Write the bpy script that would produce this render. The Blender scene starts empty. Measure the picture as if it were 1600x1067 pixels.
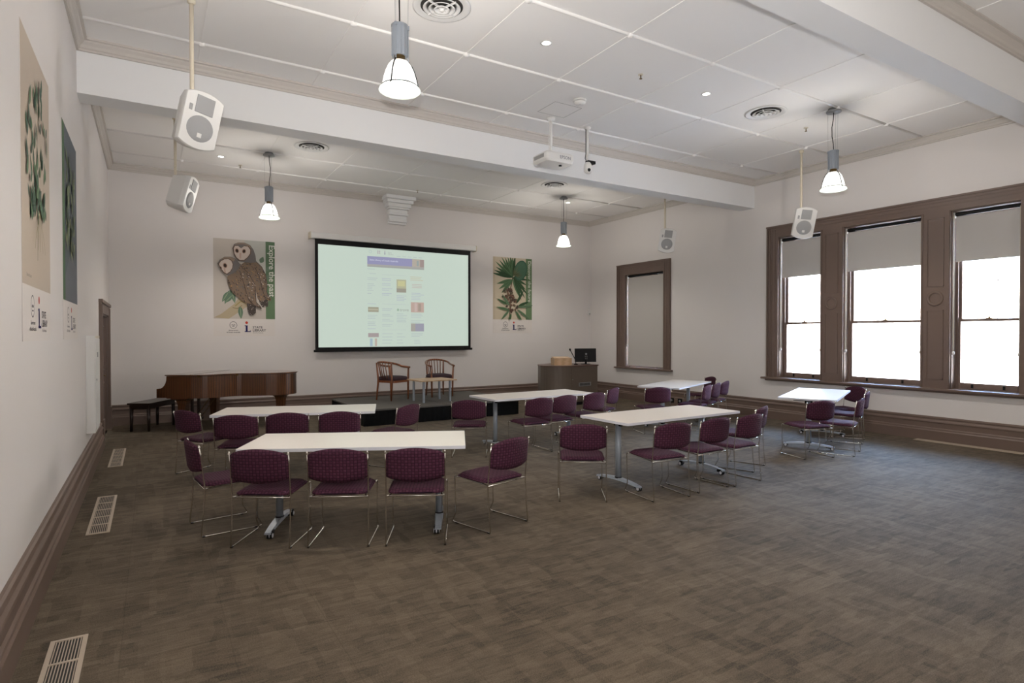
import bpy, math, random
from math import sin, cos, pi, radians
from mathutils import Vector, Matrix
random.seed(7)
S = bpy.context.scene
COL = S.collection

# ------------------------------------------------------------------ camera, world, sun, exposure
CX, CZ = 0.6432, 1.65
YAW, PITCH, ROLL, FPX = 0.5471, -0.0121, -0.0006, 926.8
cam_d = bpy.data.cameras.new('camera'); cam = bpy.data.objects.new('camera', cam_d); COL.objects.link(cam)
cam_d.sensor_width = 36.0; cam_d.lens = FPX / 1600 * 36.0; cam_d.clip_start = 0.05; cam_d.clip_end = 200
cam.location = (CX, 0, CZ)
cam.rotation_euler = (Matrix.Rotation(-YAW, 3, 'Z') @ Matrix.Rotation(pi/2 + PITCH, 3, 'X') @ Matrix.Rotation(ROLL, 3, 'Z')).to_euler()
S.camera = cam

S.view_settings.view_transform = 'Standard'
S.view_settings.look = 'None'
S.view_settings.gamma = 1.0
S.view_settings.use_curve_mapping = False
S.view_settings.exposure = 0.0

wd = bpy.data.worlds.new('sky'); S.world = wd; wd.use_nodes = True
wn = wd.node_tree.nodes; bg = wn['Background']
sky = wn.new('ShaderNodeTexSky'); sky.sky_type = 'NISHITA'; sky.sun_disc = False
sky.sun_elevation = radians(48); sky.sun_rotation = radians(200); sky.air_density = 1.0; sky.dust_density = 2.0
wd.node_tree.links.new(sky.outputs[0], bg.inputs[0])
SKY = 17.0
bg.inputs[1].default_value = SKY

def light(name, kind, loc, power, color=(1, 1, 1), rot=(0, 0, 0), **kw):
    d = bpy.data.lights.new(name, kind); d.energy = power; d.color = color
    for k, v in kw.items(): setattr(d, k, v)
    o = bpy.data.objects.new(name, d); COL.objects.link(o); o.location = loc; o.rotation_euler = rot
    return o
# sun on the stone building across the street (comes over this building's roof, never enters the room)
light('sun', 'SUN', (0, 0, 20), 20.0, (1, .95, .88), rot=(radians(0), radians(-52), radians(-18)), angle=radians(.6))
# the photographer's flash on top of the camera (its shadows fall just under the lamps in the photograph)
FLASH = 190.0
light('camera_flash', 'AREA', (CX-0.02, 0.02, CZ+0.24), FLASH, (1, .985, .97),
      rot=(Matrix.Rotation(-YAW-.22, 3, 'Z') @ Matrix.Rotation(pi/2 + .80, 3, 'X')).to_euler(), shape='DISK', size=.10, spread=radians(145))
PEND = 95.0      # watts inside each pendant bell
DOWN = 9.0       # recessed downlights

# ------------------------------------------------------------------ materials
def new_mat(name):
    m = bpy.data.materials.new(name); m.use_nodes = True
    return m, m.node_tree.nodes, m.node_tree.links, m.node_tree.nodes['Principled BSDF']
def mat(name, color, rough=.6, metal=0.0, noise=0.0, nscale=8.0, bump=0.0, bscale=200.0, spec=.5, emit=None, estr=0.0, trans=0.0, alpha=1.0, coat=0.0):
    m, n, l, p = new_mat(name)
    p.inputs['Base Color'].default_value = (*color, 1); p.inputs['Roughness'].default_value = rough
    p.inputs['Metallic'].default_value = metal; p.inputs['Specular IOR Level'].default_value = spec
    p.inputs['Coat Weight'].default_value = coat
    if trans: p.inputs['Transmission Weight'].default_value = trans
    if emit: p.inputs['Emission Color'].default_value = (*emit, 1); p.inputs['Emission Strength'].default_value = estr
    tc = n.new('ShaderNodeTexCoord')
    if noise:
        t = n.new('ShaderNodeTexNoise'); t.inputs['Scale'].default_value = nscale; t.inputs['Detail'].default_value = 4
        r = n.new('ShaderNodeMapRange'); r.inputs['To Min'].default_value = 1-noise; r.inputs['To Max'].default_value = 1+noise
        h = n.new('ShaderNodeMix'); h.data_type = 'RGBA'; h.blend_type = 'MULTIPLY'; h.inputs['Factor'].default_value = 1
        h.inputs['A'].default_value = (*color, 1)
        l.new(tc.outputs['Object'], t.inputs['Vector']); l.new(t.outputs['Fac'], r.inputs['Value']); l.new(r.outputs[0], h.inputs['B'])
        l.new(h.outputs['Result'], p.inputs['Base Color'])
    if bump:
        t = n.new('ShaderNodeTexNoise'); t.inputs['Scale'].default_value = bscale
        b = n.new('ShaderNodeBump'); b.inputs['Strength'].default_value = bump; b.inputs['Distance'].default_value = .002
        l.new(tc.outputs['Object'], t.inputs['Vector']); l.new(t.outputs['Fac'], b.inputs['Height']); l.new(b.outputs[0], p.inputs['Normal'])
    return m
def ramp(n, fac, l, stops):
    r = n.new('ShaderNodeValToRGB'); e = r.color_ramp.elements
    while len(e) < len(stops): e.new(.5)
    for i, (p, c) in enumerate(stops): e[i].position = p; e[i].color = (*c, 1)
    l.new(fac, r.inputs[0]); return r
def wood(name, c1, c2, scale=(1, 1, 1), rough=.35, dist=6, coat=0.0, band=3.0):
    m, n, l, p = new_mat(name)
    tc = n.new('ShaderNodeTexCoord'); mp = n.new('ShaderNodeMapping'); mp.inputs['Scale'].default_value = scale
    w = n.new('ShaderNodeTexWave'); w.inputs['Scale'].default_value = band; w.inputs['Distortion'].default_value = dist; w.inputs['Detail'].default_value = 4
    l.new(tc.outputs['Object'], mp.inputs[0]); l.new(mp.outputs[0], w.inputs['Vector'])
    r = ramp(n, w.outputs['Fac'], l, [(0, c1), (1, c2)]); l.new(r.outputs[0], p.inputs['Base Color'])
    p.inputs['Roughness'].default_value = rough; p.inputs['Coat Weight'].default_value = coat; p.inputs['Coat Roughness'].default_value = .08
    return m
def carpet_mat():
    m, n, l, p = new_mat('grey_brown_carpet')
    tc = n.new('ShaderNodeTexCoord')
    def noise(s, sc=(1, 1, 1), d=3):
        mp = n.new('ShaderNodeMapping'); mp.inputs['Scale'].default_value = sc
        t = n.new('ShaderNodeTexNoise'); t.inputs['Scale'].default_value = s; t.inputs['Detail'].default_value = d
        l.new(tc.outputs['Object'], mp.inputs[0]); l.new(mp.outputs[0], t.inputs['Vector']); return t.outputs['Fac']
    def mth(op, a, b, c=None):
        x = n.new('ShaderNodeMath'); x.operation = op
        for i, v in enumerate((a, b, c)):
            if v is None: continue
            if isinstance(v, (int, float)): x.inputs[i].default_value = v
            else: l.new(v, x.inputs[i])
        return x.outputs[0]
    def vor(sc, k):
        mp = n.new('ShaderNodeMapping'); mp.inputs['Scale'].default_value = sc
        v = n.new('ShaderNodeTexVoronoi'); v.distance = 'CHEBYCHEV'; v.inputs['Scale'].default_value = k; v.inputs['Randomness'].default_value = .8
        l.new(tc.outputs['Object'], mp.inputs[0]); l.new(mp.outputs[0], v.inputs['Vector'])
        s = n.new('ShaderNodeSeparateColor'); l.new(v.outputs['Color'], s.inputs[0]); return s.outputs[0]
    a = vor((1, 5, 1), 3.6); b = vor((3.4, 1, 1), 3.4); fine = noise(150, d=2); big = noise(.8); mid = noise(9, (1, 5, 1), 5)
    f = mth('MULTIPLY', a, .12); f = mth('MULTIPLY_ADD', b, .10, f); f = mth('MULTIPLY_ADD', fine, .46, f)
    f = mth('MULTIPLY_ADD', big, .25, f); f = mth('MULTIPLY_ADD', mid, .3, f)
    r = ramp(n, f, l, [(.43, (.042, .032, .022)), (.77, (.150, .116, .080))])
    # faint joints of the half-metre carpet tiles
    br = n.new('ShaderNodeTexBrick'); br.offset = 0; br.inputs['Scale'].default_value = 1; br.inputs['Brick Width'].default_value = .5; br.inputs['Row Height'].default_value = .5
    br.inputs['Mortar Size'].default_value = .003; br.inputs['Color1'].default_value = (1, 1, 1, 1); br.inputs['Color2'].default_value = (.93, .93, .93, 1); br.inputs['Mortar'].default_value = (.82, .82, .82, 1)
    l.new(tc.outputs['Object'], br.inputs['Vector'])
    mx = n.new('ShaderNodeMix'); mx.data_type = 'RGBA'; mx.blend_type = 'MULTIPLY'; mx.inputs['Factor'].default_value = 1
    l.new(r.outputs[0], mx.inputs['A']); l.new(br.outputs['Color'], mx.inputs['B']); l.new(mx.outputs['Result'], p.inputs['Base Color'])
    p.inputs['Roughness'].default_value = .85; p.inputs['Specular IOR Level'].default_value = .25
    bp = n.new('ShaderNodeBump'); bp.inputs['Strength'].default_value = .5; bp.inputs['Distance'].default_value = .004
    l.new(f, bp.inputs['Height']); l.new(bp.outputs[0], p.inputs['Normal'])
    return m
def weave(name, axis, k=38.0):
    """purple basket-weave upholstery; axis = the second in-plane object axis (Z on a back, Y on a seat)"""
    m, n, l, p = new_mat(name)
    tc = n.new('ShaderNodeTexCoord'); sp = n.new('ShaderNodeSeparateXYZ'); l.new(tc.outputs['Object'], sp.inputs[0])
    def mth(op, a, b=None):
        x = n.new('ShaderNodeMath'); x.operation = op
        for i, v in enumerate((a, b)):
            if v is None: continue
            if isinstance(v, (int, float)): x.inputs[i].default_value = v
            else: l.new(v, x.inputs[i])
        return x.outputs[0]
    u = mth('MULTIPLY', sp.outputs['X'], k); v = mth('MULTIPLY', sp.outputs[axis], k*1.15)
    su = mth('SINE', mth('MULTIPLY', u, pi)); sv = mth('SINE', mth('MULTIPLY', v, pi))
    prod = mth('MULTIPLY', su, sv)                       # + / - cells of a basket weave
    au = mth('ABSOLUTE', su); av = mth('ABSOLUTE', sv)
    edge = mth('MINIMUM', au, av)
    cell = mth('GREATER_THAN', prod, 0.0)
    c1 = ramp(n, cell, l, [(.49, (.058, .014, .030)), (.51, (.074, .020, .041))])
    d = n.new('ShaderNodeMix'); d.data_type = 'RGBA'; d.blend_type = 'MULTIPLY'; d.inputs['Factor'].default_value = 1
    r2 = ramp(n, edge, l, [(.10, (.22, .17, .30)), (.42, (1, 1, 1))])
    l.new(c1.outputs[0], d.inputs['A']); l.new(r2.outputs[0], d.inputs['B']); l.new(d.outputs['Result'], p.inputs['Base Color'])
    b = n.new('ShaderNodeBump'); b.inputs['Strength'].default_value = .6; b.inputs['Distance'].default_value = .003
    l.new(edge, b.inputs['Height']); l.new(b.outputs[0], p.inputs['Normal'])
    p.inputs['Roughness'].default_value = .85; p.inputs['Specular IOR Level'].default_value = .25
    return m
def emis(name, color, strength, base=1.0):
    m, n, l, p = new_mat(name)
    p.inputs['Base Color'].default_value = (*[c*base for c in color], 1); p.inputs['Emission Color'].default_value = (*color, 1)
    p.inputs['Emission Strength'].default_value = strength; p.inputs['Roughness'].default_value = .4
    return m
def glass_mat():
    m, n, l, p = new_mat('window_glass')
    out = n['Material Output']; g = n.new('ShaderNodeBsdfGlossy'); g.inputs['Roughness'].default_value = .02
    t = n.new('ShaderNodeBsdfTransparent'); t.inputs['Color'].default_value = (.96, .98, .97, 1)
    f = n.new('ShaderNodeFresnel'); f.inputs['IOR'].default_value = 1.4
    mx = n.new('ShaderNodeMixShader'); l.new(f.outputs[0], mx.inputs[0]); l.new(t.outputs[0], mx.inputs[1]); l.new(g.outputs[0], mx.inputs[2])
    l.new(mx.outputs[0], out.inputs[0]); return m

M = {}
M['wall'] = mat('painted_wall', (.70, .665, .645), .75, noise=.02, nscale=1.5, spec=.25)
M['beam'] = mat('white_painted_beam', (.80, .80, .80), .7, noise=.015, nscale=2, spec=.25)
M['ceil'] = mat('ceiling_paint', (.85, .83, .81), .8, noise=.02, nscale=1.2, spec=.2)
M['gap'] = mat('ceiling_joint', (.30, .29, .28), .9)
M['batten'] = mat('ceiling_batten_paint', (.85, .83, .81), .6)
M['cornice'] = mat('cornice_paint', (.56, .52, .48), .7)
M['brown'] = mat('taupe_brown_gloss_paint', (.150, .103, .082), .45, noise=.05, nscale=3)
M['carpet'] = carpet_mat()
M['white'] = mat('white_plastic', (.72, .71, .69), .45)
M['cream'] = mat('cream_plastic', (.62, .56, .45), .45)
M['creamtube'] = mat('cream_painted_tube', (.66, .59, .47), .5)
M['greyplastic'] = mat('light_grey_grille', (.34, .34, .34), .6, bump=.4, bscale=400)
M['laminate'] = mat('white_laminate', (.80, .745, .68), .28, noise=.01, nscale=5)
M['edge'] = mat('light_grey_edging', (.62, .62, .66), .45)
M['alu'] = mat('silver_grey_powder_coat', (.29, .32, .36), .4, metal=.2)
M['chrome'] = mat('chrome_rod', (.72, .69, .64), .16, metal=1.0)
M['black'] = mat('black_plastic', (.008, .008, .009), .5, spec=.2)
M['blackcloth'] = mat('black_stage_skirt', (.006, .006, .006), .95, spec=.1)
M['stage'] = mat('charcoal_stage_carpet', (.088, .080, .070), .9, noise=.2, nscale=60)
M['weave_back'] = weave('purple_weave_back', 'Z'); M['weave_seat'] = weave('purple_weave_seat', 'Y')
M['piano'] = wood('walnut_veneer', (.045, .015, .004), (.13, .045, .012), (5, 5, .6), .28, 5, .2, 2.2)
M['pianolid'] = wood('polished_walnut_lid', (.085, .03, .014), (.17, .065, .028), (.7, 4, 4), .16, 4, .8, 1.6)
M['darkwood'] = mat('dark_stained_wood', (.018, .009, .007), .35, coat=.3)
M['armwood'] = wood('red_brown_beech', (.12, .037, .013), (.26, .085, .03), (3, 3, 3), .3, 3, .3, 2)
M['maple'] = wood('pale_maple', (.50, .33, .19), (.62, .43, .27), (1, 6, 6), .35, 4, .1, 1.5)
M['podium'] = wood('grey_brown_veneer', (.10, .075, .056), (.145, .112, .088), (14, 14, .5), .45, 3, 0, 1.4)
M['podiumtop'] = mat('dark_podium_top', (.12, .07, .055), .35)
M['glass'] = glass_mat()
def bell_mat():
    m, n, l, p = new_mat('glowing_acrylic_bell'); out = n['Material Output']
    e = n.new('ShaderNodeEmission'); e.inputs['Color'].default_value = (1, .975, .93, 1); e.inputs['Strength'].default_value = 3.2
    t = n.new('ShaderNodeBsdfTransparent'); mx = n.new('ShaderNodeMixShader'); mx.inputs[0].default_value = .28
    l.new(t.outputs[0], mx.inputs[1]); l.new(e.outputs[0], mx.inputs[2]); l.new(mx.outputs[0], out.inputs[0]); return m
M['shade'] = bell_mat()
M['bulb'] = emis('glowing_bulb', (1, .97, .92), 3)
M['lamprim'] = emis('glowing_lamp_rim', (.9, 1, .82), 1.5)
M['down'] = emis('downlight_lens', (1, .97, .9), 6)
M['blind'] = mat('grey_roller_blind', (.50, .475, .45), .8, bump=.3, bscale=700)
M['vent'] = mat('tan_grille_metal', (.42, .345, .27), .5)
M['ventdark'] = mat('dark_duct', (.03, .028, .025), .8)
M['brass'] = mat('dark_brass', (.16, .10, .035), .35, metal=.8)
M['steel'] = mat('brushed_steel', (.33, .34, .35), .35, metal=.6)
M['diff'] = mat('diffuser_white_metal', (.74, .73, .72), .4)

# ------------------------------------------------------------------ mesh helpers
class MB:
    def __init__(s): s.v = []; s.f = []; s.m = []; s.sm = []
    def add(s, vs, fs, mi=0, smooth=False):
        b = len(s.v); s.v += [tuple(p) for p in vs]
        for f in fs: s.f.append([b+i for i in f]); s.m.append(mi); s.sm.append(smooth)
        return s
    def box(s, x0, x1, y0, y1, z0, z1, mi=0, M4=None):
        vs = [Vector((x, y, z)) for z in (z0, z1) for y in (y0, y1) for x in (x0, x1)]
        if M4: vs = [M4 @ v for v in vs]
        return s.add(vs, [(0, 2, 3, 1), (4, 5, 7, 6), (0, 1, 5, 4), (2, 6, 7, 3), (0, 4, 6, 2), (1, 3, 7, 5)], mi)
    def prism(s, pts, z0, z1, mi=0, M4=None, smooth=False):
        """pts counter-clockwise in xy, extruded z0..z1"""
        n = len(pts); vs = [Vector((x, y, z0)) for x, y in pts] + [Vector((x, y, z1)) for x, y in pts]
        if M4: vs = [M4 @ v for v in vs]
        b = len(s.v)
        s.add(vs, [tuple(range(n-1, -1, -1)), tuple(range(n, 2*n))], mi)
        for i in range(n):
            j = (i+1) % n; s.f.append([b+i, b+j, b+n+j, b+n+i]); s.m.append(mi); s.sm.append(smooth)
        return s
    def lathe(s, prof, c=(0, 0, 0), n=20, mi=0, axis='z', closed=False, smooth=True, M4=None):
        vs = []; m = len(prof)
        for i in range(n):
            a = 2*pi*i/n
            for r, z in prof:
                p = (r*cos(a), r*sin(a), z) if axis == 'z' else ((z, r*cos(a), r*sin(a)) if axis == 'x' else (r*sin(a), z, r*cos(a)))
                p = Vector(p) + Vector(c); vs.append(M4 @ p if M4 else p)
        fs = []
        for i in range(n):
            j = (i+1) % n
            for k in range(m-1 if not closed else m):
                k2 = (k+1) % m; fs.append((i*m+k, j*m+k, j*m+k2, i*m+k2))
        return s.add(vs, fs, mi, smooth)
    def cyl(s, c, r, z0, z1, n=16, mi=0, axis='z', M4=None):
        return s.lathe([(0.0001, z0), (r, z0), (r, z1), (0.0001, z1)], c, n, mi, axis, M4=M4, smooth=False)
    def tube(s, path, r, n=8, mi=0, closed=False):
        P = [Vector(p) for p in path]; m = len(P); vs = []; prev = None
        for i, p in enumerate(P):
            a = P[(i-1) % m] if (i or closed) else p; b = P[(i+1) % m] if (i < m-1 or closed) else p
            t = (b-a).normalized()
            if prev is None:
                up = Vector((0, 0, 1)) if abs(t.z) < .9 else Vector((1, 0, 0)); u = t.cross(up).normalized()
            else: u = (prev - t*prev.dot(t)).normalized()
            prev = u; w = t.cross(u)
            rr = r[i] if isinstance(r, (list, tuple)) else r
            vs += [p + (u*cos(2*pi*k/n) + w*sin(2*pi*k/n))*rr for k in range(n)]
        fs = []
        for i in range(m if closed else m-1):
            j = (i+1) % m
            for k in range(n): fs.append((i*n+k, i*n+(k+1) % n, j*n+(k+1) % n, j*n+k))
        if not closed: fs += [tuple(range(n-1, -1, -1)), tuple((m-1)*n+k for k in range(n))]
        return s.add(vs, fs, mi, True)
    def grid(s, fn, nu, nv, mi=0, smooth=True, flip=False):
        vs = [fn(i/nu, j/nv) for j in range(nv+1) for i in range(nu+1)]
        fs = [(j*(nu+1)+i, j*(nu+1)+i+1, (j+1)*(nu+1)+i+1, (j+1)*(nu+1)+i) for j in range(nv) for i in range(nu)]
        if flip: fs = [f[::-1] for f in fs]
        return s.add(vs, fs, mi, smooth)
    def mesh(s, name, mats):
        me = bpy.data.meshes.new(name); me.from_pydata([tuple(v) for v in s.v], [], s.f); me.update()
        for m in (mats if isinstance(mats, (list, tuple)) else [mats]): me.materials.append(M[m] if isinstance(m, str) else m)
        me.polygons.foreach_set('material_index', s.m); me.polygons.foreach_set('use_smooth', s.sm); me.update(); return me
def put(name, mb, mats, parent=None, loc=(0, 0, 0), rot=(0, 0, 0), bevel=0, auto=None):
    me = mb if isinstance(mb, bpy.types.Mesh) else mb.mesh(name, mats)
    o = bpy.data.objects.new(name, me); COL.objects.link(o); o.location = loc; o.rotation_euler = rot
    if parent: o.parent = parent
    if bevel:
        b = o.modifiers.new('bevel', 'BEVEL'); b.width = bevel; b.segments = 2; b.limit_method = 'ANGLE'
    return o
def thing(name, label, cat, loc=(0, 0, 0), rz=0.0, group=None):
    o = bpy.data.objects.new(name, None); COL.objects.link(o); o.location = loc; o.rotation_euler = (0, 0, rz); o.empty_display_size = .1
    return tag(o, label, cat, group)
def tag(o, label, cat, group=None):
    o['label'] = label; o['category'] = cat
    if group: o['group'] = group
    return o
def struct(name, mb, mats, parent=None, **kw):
    o = put(name, mb, mats, parent, **kw)
    if not parent: o['kind'] = 'structure'
    return o
def dup(root, loc, rz, label):
    def cp(o, par):
        c = o.copy(); COL.objects.link(c)
        if par: c.parent = par
        for ch in o.children: cp(ch, c)
        return c
    r = cp(root, None); r.location = loc; r.rotation_euler = (0, 0, rz); r['label'] = label
    return r
def rounded(x0, x1, y0, y1, r, n=4):
    pts = []
    for cx, cy, a0 in ((x1-r, y0+r, -pi/2), (x1-r, y1-r, 0), (x0+r, y1-r, pi/2), (x0+r, y0+r, pi)):
        for i in range(n+1):
            a = a0 + pi/2*i/n; pts.append((cx+r*cos(a), cy+r*sin(a)))
    return pts

# ------------------------------------------------------------------ room dimensions
W, YB, YN = 11.04, 12.93, -2.3          # width, screen wall, wall behind the camera
ZC, HC = 4.74, 4.62                     # ceiling panels' underside, cornice bottom
A0, A1, B0, B1, ZB = 7.69, 8.02, 2.66, 2.95, 4.183

struct('floor', MB().box(-.3, W+.4, YN-.3, YB+.3, -.12, 0), 'carpet')
def beam(name, y0, y1):
    struct(name, MB().box(0, W, y0, y1, ZB, ZC+.02), 'beam')
beam('trim_1', A0, A1); beam('trim_2', B0, B1)

# ceiling: slab, then every panel between the battens as its own piece
ceil = struct('ceiling', MB().box(-.3, W+.4, YN-.3, YB+.3, ZC+.012, ZC+.3), 'gap')
XL = [0, 1.13, 2.383, 3.636, 4.889, 6.142, 7.395, 8.648, 9.901, W]
bays = [(YN, B0, [-1.64, -.39, .86, 2.11]), (B1, A0, [3.37, 4.62, 5.875, 7.125]), (A1, YB, [9.55, 10.80, 12.05])]
pc = {}
def panel(x0, x1, y0, y1):
    g = .004; w, d = round(x1-x0-2*g, 3), round(y1-y0-2*g, 3)
    if (w, d) not in pc:
        h = .0
        pc[(w, d)] = MB().box(0, w, 0, d, 0, .0125).mesh('ceiling_panel', 'ceil')
    put('ceiling_panel', pc[(w, d)], None, ceil, loc=(x0+g, y0+g, ZC))
xb = {}
for (y0, y1, ys) in bays:
    yl = [y0] + ys + [y1]
    for i in range(len(XL)-1):
        for j in range(len(yl)-1): panel(XL[i], XL[i+1], yl[j], yl[j+1])
    for y in ys:
        if 'x' not in xb:
            xb['x'] = MB().tube([(0.02, 0, 0), (W-.02, 0, 0)], .021, 8).mesh('batten', 'batten')
        put('batten', xb['x'], None, ceil, loc=(0, y, ZC))
    for x in XL[1:-1]:
        key = round(y1-y0, 2)
        if key not in xb: xb[key] = MB().box(-.013, .013, 0, y1-y0, -.007, .004).mesh('batten', 'ceil')
        put('batten', xb[key], None, ceil, loc=(x, y0, ZC))
        for y in ys:
            if 'b' not in xb: xb['b'] = MB().lathe([(.0001, -.036), (.02, -.034), (.034, -.022), (.036, 0)], n=10).mesh('boss', 'batten')
            put('boss', xb['b'], None, ceil, loc=(x, y, ZC))

# cornice round each bay
def ring(prof, x0, x1, y0, y1, sx=1):
    """sweep profile (out, z) round the inside of a rectangle with mitred corners"""
    mb = MB(); n = len(prof); vs = []
    for cx, cy, dx, dy in ((x0, y0, 1, 1), (x1, y0, -1, 1), (x1, y1, -1, -1), (x0, y1, 1, -1)):
        vs += [(cx+dx*p, cy+dy*p, z) for p, z in prof]
    fs = []
    for c in range(4):
        d = (c+1) % 4
        for k in range(n-1): fs.append((c*n+k, d*n+k, d*n+k+1, c*n+k+1))
    return mb.add(vs, fs)
cprof = [(0.001, HC), (.022, HC), (.022, HC+.022), (.034, HC+.03), (.045, HC+.055), (.07, HC+.08), (.075, HC+.095), (.10, HC+.10), (.10, ZC), (.001, ZC)]
for i, (y0, y1, _) in enumerate(bays):
    struct('trim_%d' % (3+i), ring(cprof, 0, W, y0, y1), 'cornice')

# plaster corbel over the screen
cb = MB(); cx0, cx1 = 5.22, 5.64
for (z0, z1, d, e) in ((4.14, 4.185, .10, .0), (4.185, 4.26, .14, .0), (4.26, 4.33, .12, .0), (4.33, 4.37, .19, .02), (4.37, 4.46, .17, .0), (4.46, 4.50, .23, .03), (4.50, 4.585, .25, .06), (4.585, 4.66, .30, .10), (4.66, ZC, .36, .14)):
    cb.box(cx0-e, cx1+e, YB-d, YB, z0, z1)
struct('trim_6', cb, 'beam', bevel=.012)

# walls -----------------------------------------------------------------
def wall_holes(axis, pos, thick, a0, a1, z0, z1, holes):
    """wall slab with rectangular holes (u0,u1,z0,z1) along u; axis 'x' = plane x=pos running in y"""
    us = sorted({a0, a1, *[h[0] for h in holes], *[h[1] for h in holes]})
    zs = sorted({z0, z1, *[h[2] for h in holes], *[h[3] for h in holes]})
    mb = MB()
    for i in range(len(us)-1):
        for j in range(len(zs)-1):
            uc, zc = (us[i]+us[i+1])/2, (zs[j]+zs[j+1])/2
            if any(h[0] < uc < h[1] and h[2] < zc < h[3] for h in holes): continue
            lo, hi = sorted((pos, pos+thick))
            if axis == 'x': mb.box(lo, hi, us[i], us[i+1], zs[j], zs[j+1])
            else: mb.box(us[i], us[i+1], lo, hi, zs[j], zs[j+1])
    return mb
WIN = [(6.28, 7.13, .81, 3.52), (4.64, 5.87, .81, 3.52), (3.385, 4.235, .81, 3.52)]
SWIN = (10.14, 11.46, .81, 3.16)
struct('wall_right', wall_holes('x', W, .42, YN-.3, YB+.3, -.1, ZC+.3, WIN+[SWIN]), 'wall')
DO = (10.68, 12.38, 0, 1.97)
struct('wall_left', wall_holes('x', 0, -.3, YN-.3, YB+.3, -.1, ZC+.3, [DO]), 'wall')
struct('wall_back', MB().box(-.3, W+.4, YB, YB+.3, -.1, ZC+.3), 'wall')
struct('wall_front', wall_holes('y', YN, -.4, -.3, W+.4, -.1, ZC+.3, []), 'wall')

# skirting: tall moulded profile (out, z)
bprof = [(0, .372), (.018, .372), (.03, .362), (.034, .345), (.026, .332), (.03, .318), (.045, .30), (.048, .285), (.038, .272), (.038, .20), (.05, .185), (.052, .165), (.062, .15), (.062, .0), (0, 0)]
def skirting(name, segs):
    mb = MB(); n = len(bprof)
    for (p, q, nx, ny) in segs:            # p->q along the wall, n = inward normal
        vs = [(p[0]+nx*o, p[1]+ny*o, z) for o, z in bprof] + [(q[0]+nx*o, q[1]+ny*o, z) for o, z in bprof]
        fs = [(k, k+1, n+k+1, n+k) for k in range(n-1)] + [tuple(range(n-1, -1, -1)), tuple(range(n, 2*n))]
        mb.add(vs, fs)
    struct(name, mb, 'brown')
skirting('baseboard_back', [((0, YB), (W, YB), 0, -1)])
skirting('baseboard_right', [((W, YN), (W, YB), -1, 0)])
skirting('baseboard_left', [((0, YN), (0, 10.48), 1, 0), ((0, 12.6), (0, YB), 1, 0)])
skirting('baseboard_front', [((0, YN), (W, YN), 0, 1)])

# ---- triple sash window ------------------------------------------------
def frame_box(mb, y0, y1, z0, z1, x0, x1, t, mi=0):
    mb.box(x0, x1, y0, y0+t, z0, z1, mi); mb.box(x0, x1, y1-t, y1, z0, z1, mi)
    mb.box(x0, x1, y0+t, y1-t, z0, z0+t, mi); mb.box(x0, x1, y0+t, y1-t, z1-t, z1, mi)
def sash_window(name, y0, y1, z0, z1, arch=None):
    X = W
    # lining of the reveal
    lin = MB(); lin.box(X+.0, X+.42, y0-.001, y0+.012, z0, z1); lin.box(X+.0, X+.42, y1-.012, y1+.001, z0, z1); lin.box(X, X+.42, y0, y1, z1-.012, z1+.001); lin.box(X, X+.42, y0, y1, z0-.001, z0+.01)
    lin.box(X+.12, X+.14, y0+.012, y0+.045, z0, z1); lin.box(X+.12, X+.14, y1-.045, y1-.012, z0, z1)
    w = struct(name, lin, 'brown')
    zm = 1.86 if z1 > 3.4 else (z0+z1)/2+.1
    s1 = MB(); t = .05
    s1.box(X+.14, X+.175, y0+.02, y0+.02+t, z0+.01, zm+.02); s1.box(X+.14, X+.175, y1-.02-t, y1-.02, z0+.01, zm+.02)
    s1.box(X+.14, X+.175, y0+.07, y1-.07, z0+.01, z0+.10); s1.box(X+.14, X+.175, y0+.07, y1-.07, zm-.02, zm+.02)
    put('lower_sash', s1, 'brown', w, bevel=.004)
    s2 = MB(); s2.box(X+.185, X+.22, y0+.02, y0+.02+t, zm-.02, z1-.01); s2.box(X+.185, X+.22, y1-.02-t, y1-.02, zm-.02, z1-.01)
    s2.box(X+.185, X+.22, y0+.07, y1-.07, z1-.07, z1-.01); s2.box(X+.185, X+.22, y0+.07, y1-.07, zm-.02, zm+.02)
    put('upper_sash', s2, 'brown', w, bevel=.004)
    put('window_pane', MB().box(X+.156, X+.160, y0+.065, y1-.065, z0+.095, zm-.015), 'glass', w)
    put('window_pane', MB().box(X+.201, X+.205, y0+.065, y1-.065, zm+.015, z1-.065), 'glass', w)
    for f in (.27, .73):
        yy = y0+(y1-y0)*f
        put('sash_lift', MB().box(X+.12, X+.14, yy-.014, yy+.014, z0+.03, z0+.085), 'black', w, bevel=.004)
    put('sash_catch', MB().box(X+.14, X+.18, (y0+y1)/2-.04, (y0+y1)/2+.04, zm+.02, zm+.03).cyl((X+.16, (y0+y1)/2, 0), .014, zm+.03, zm+.05, 10), 'brass', w)
    return w
ws = [sash_window('window_%d' % (i+1), *h) for i, h in enumerate(WIN)]
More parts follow.
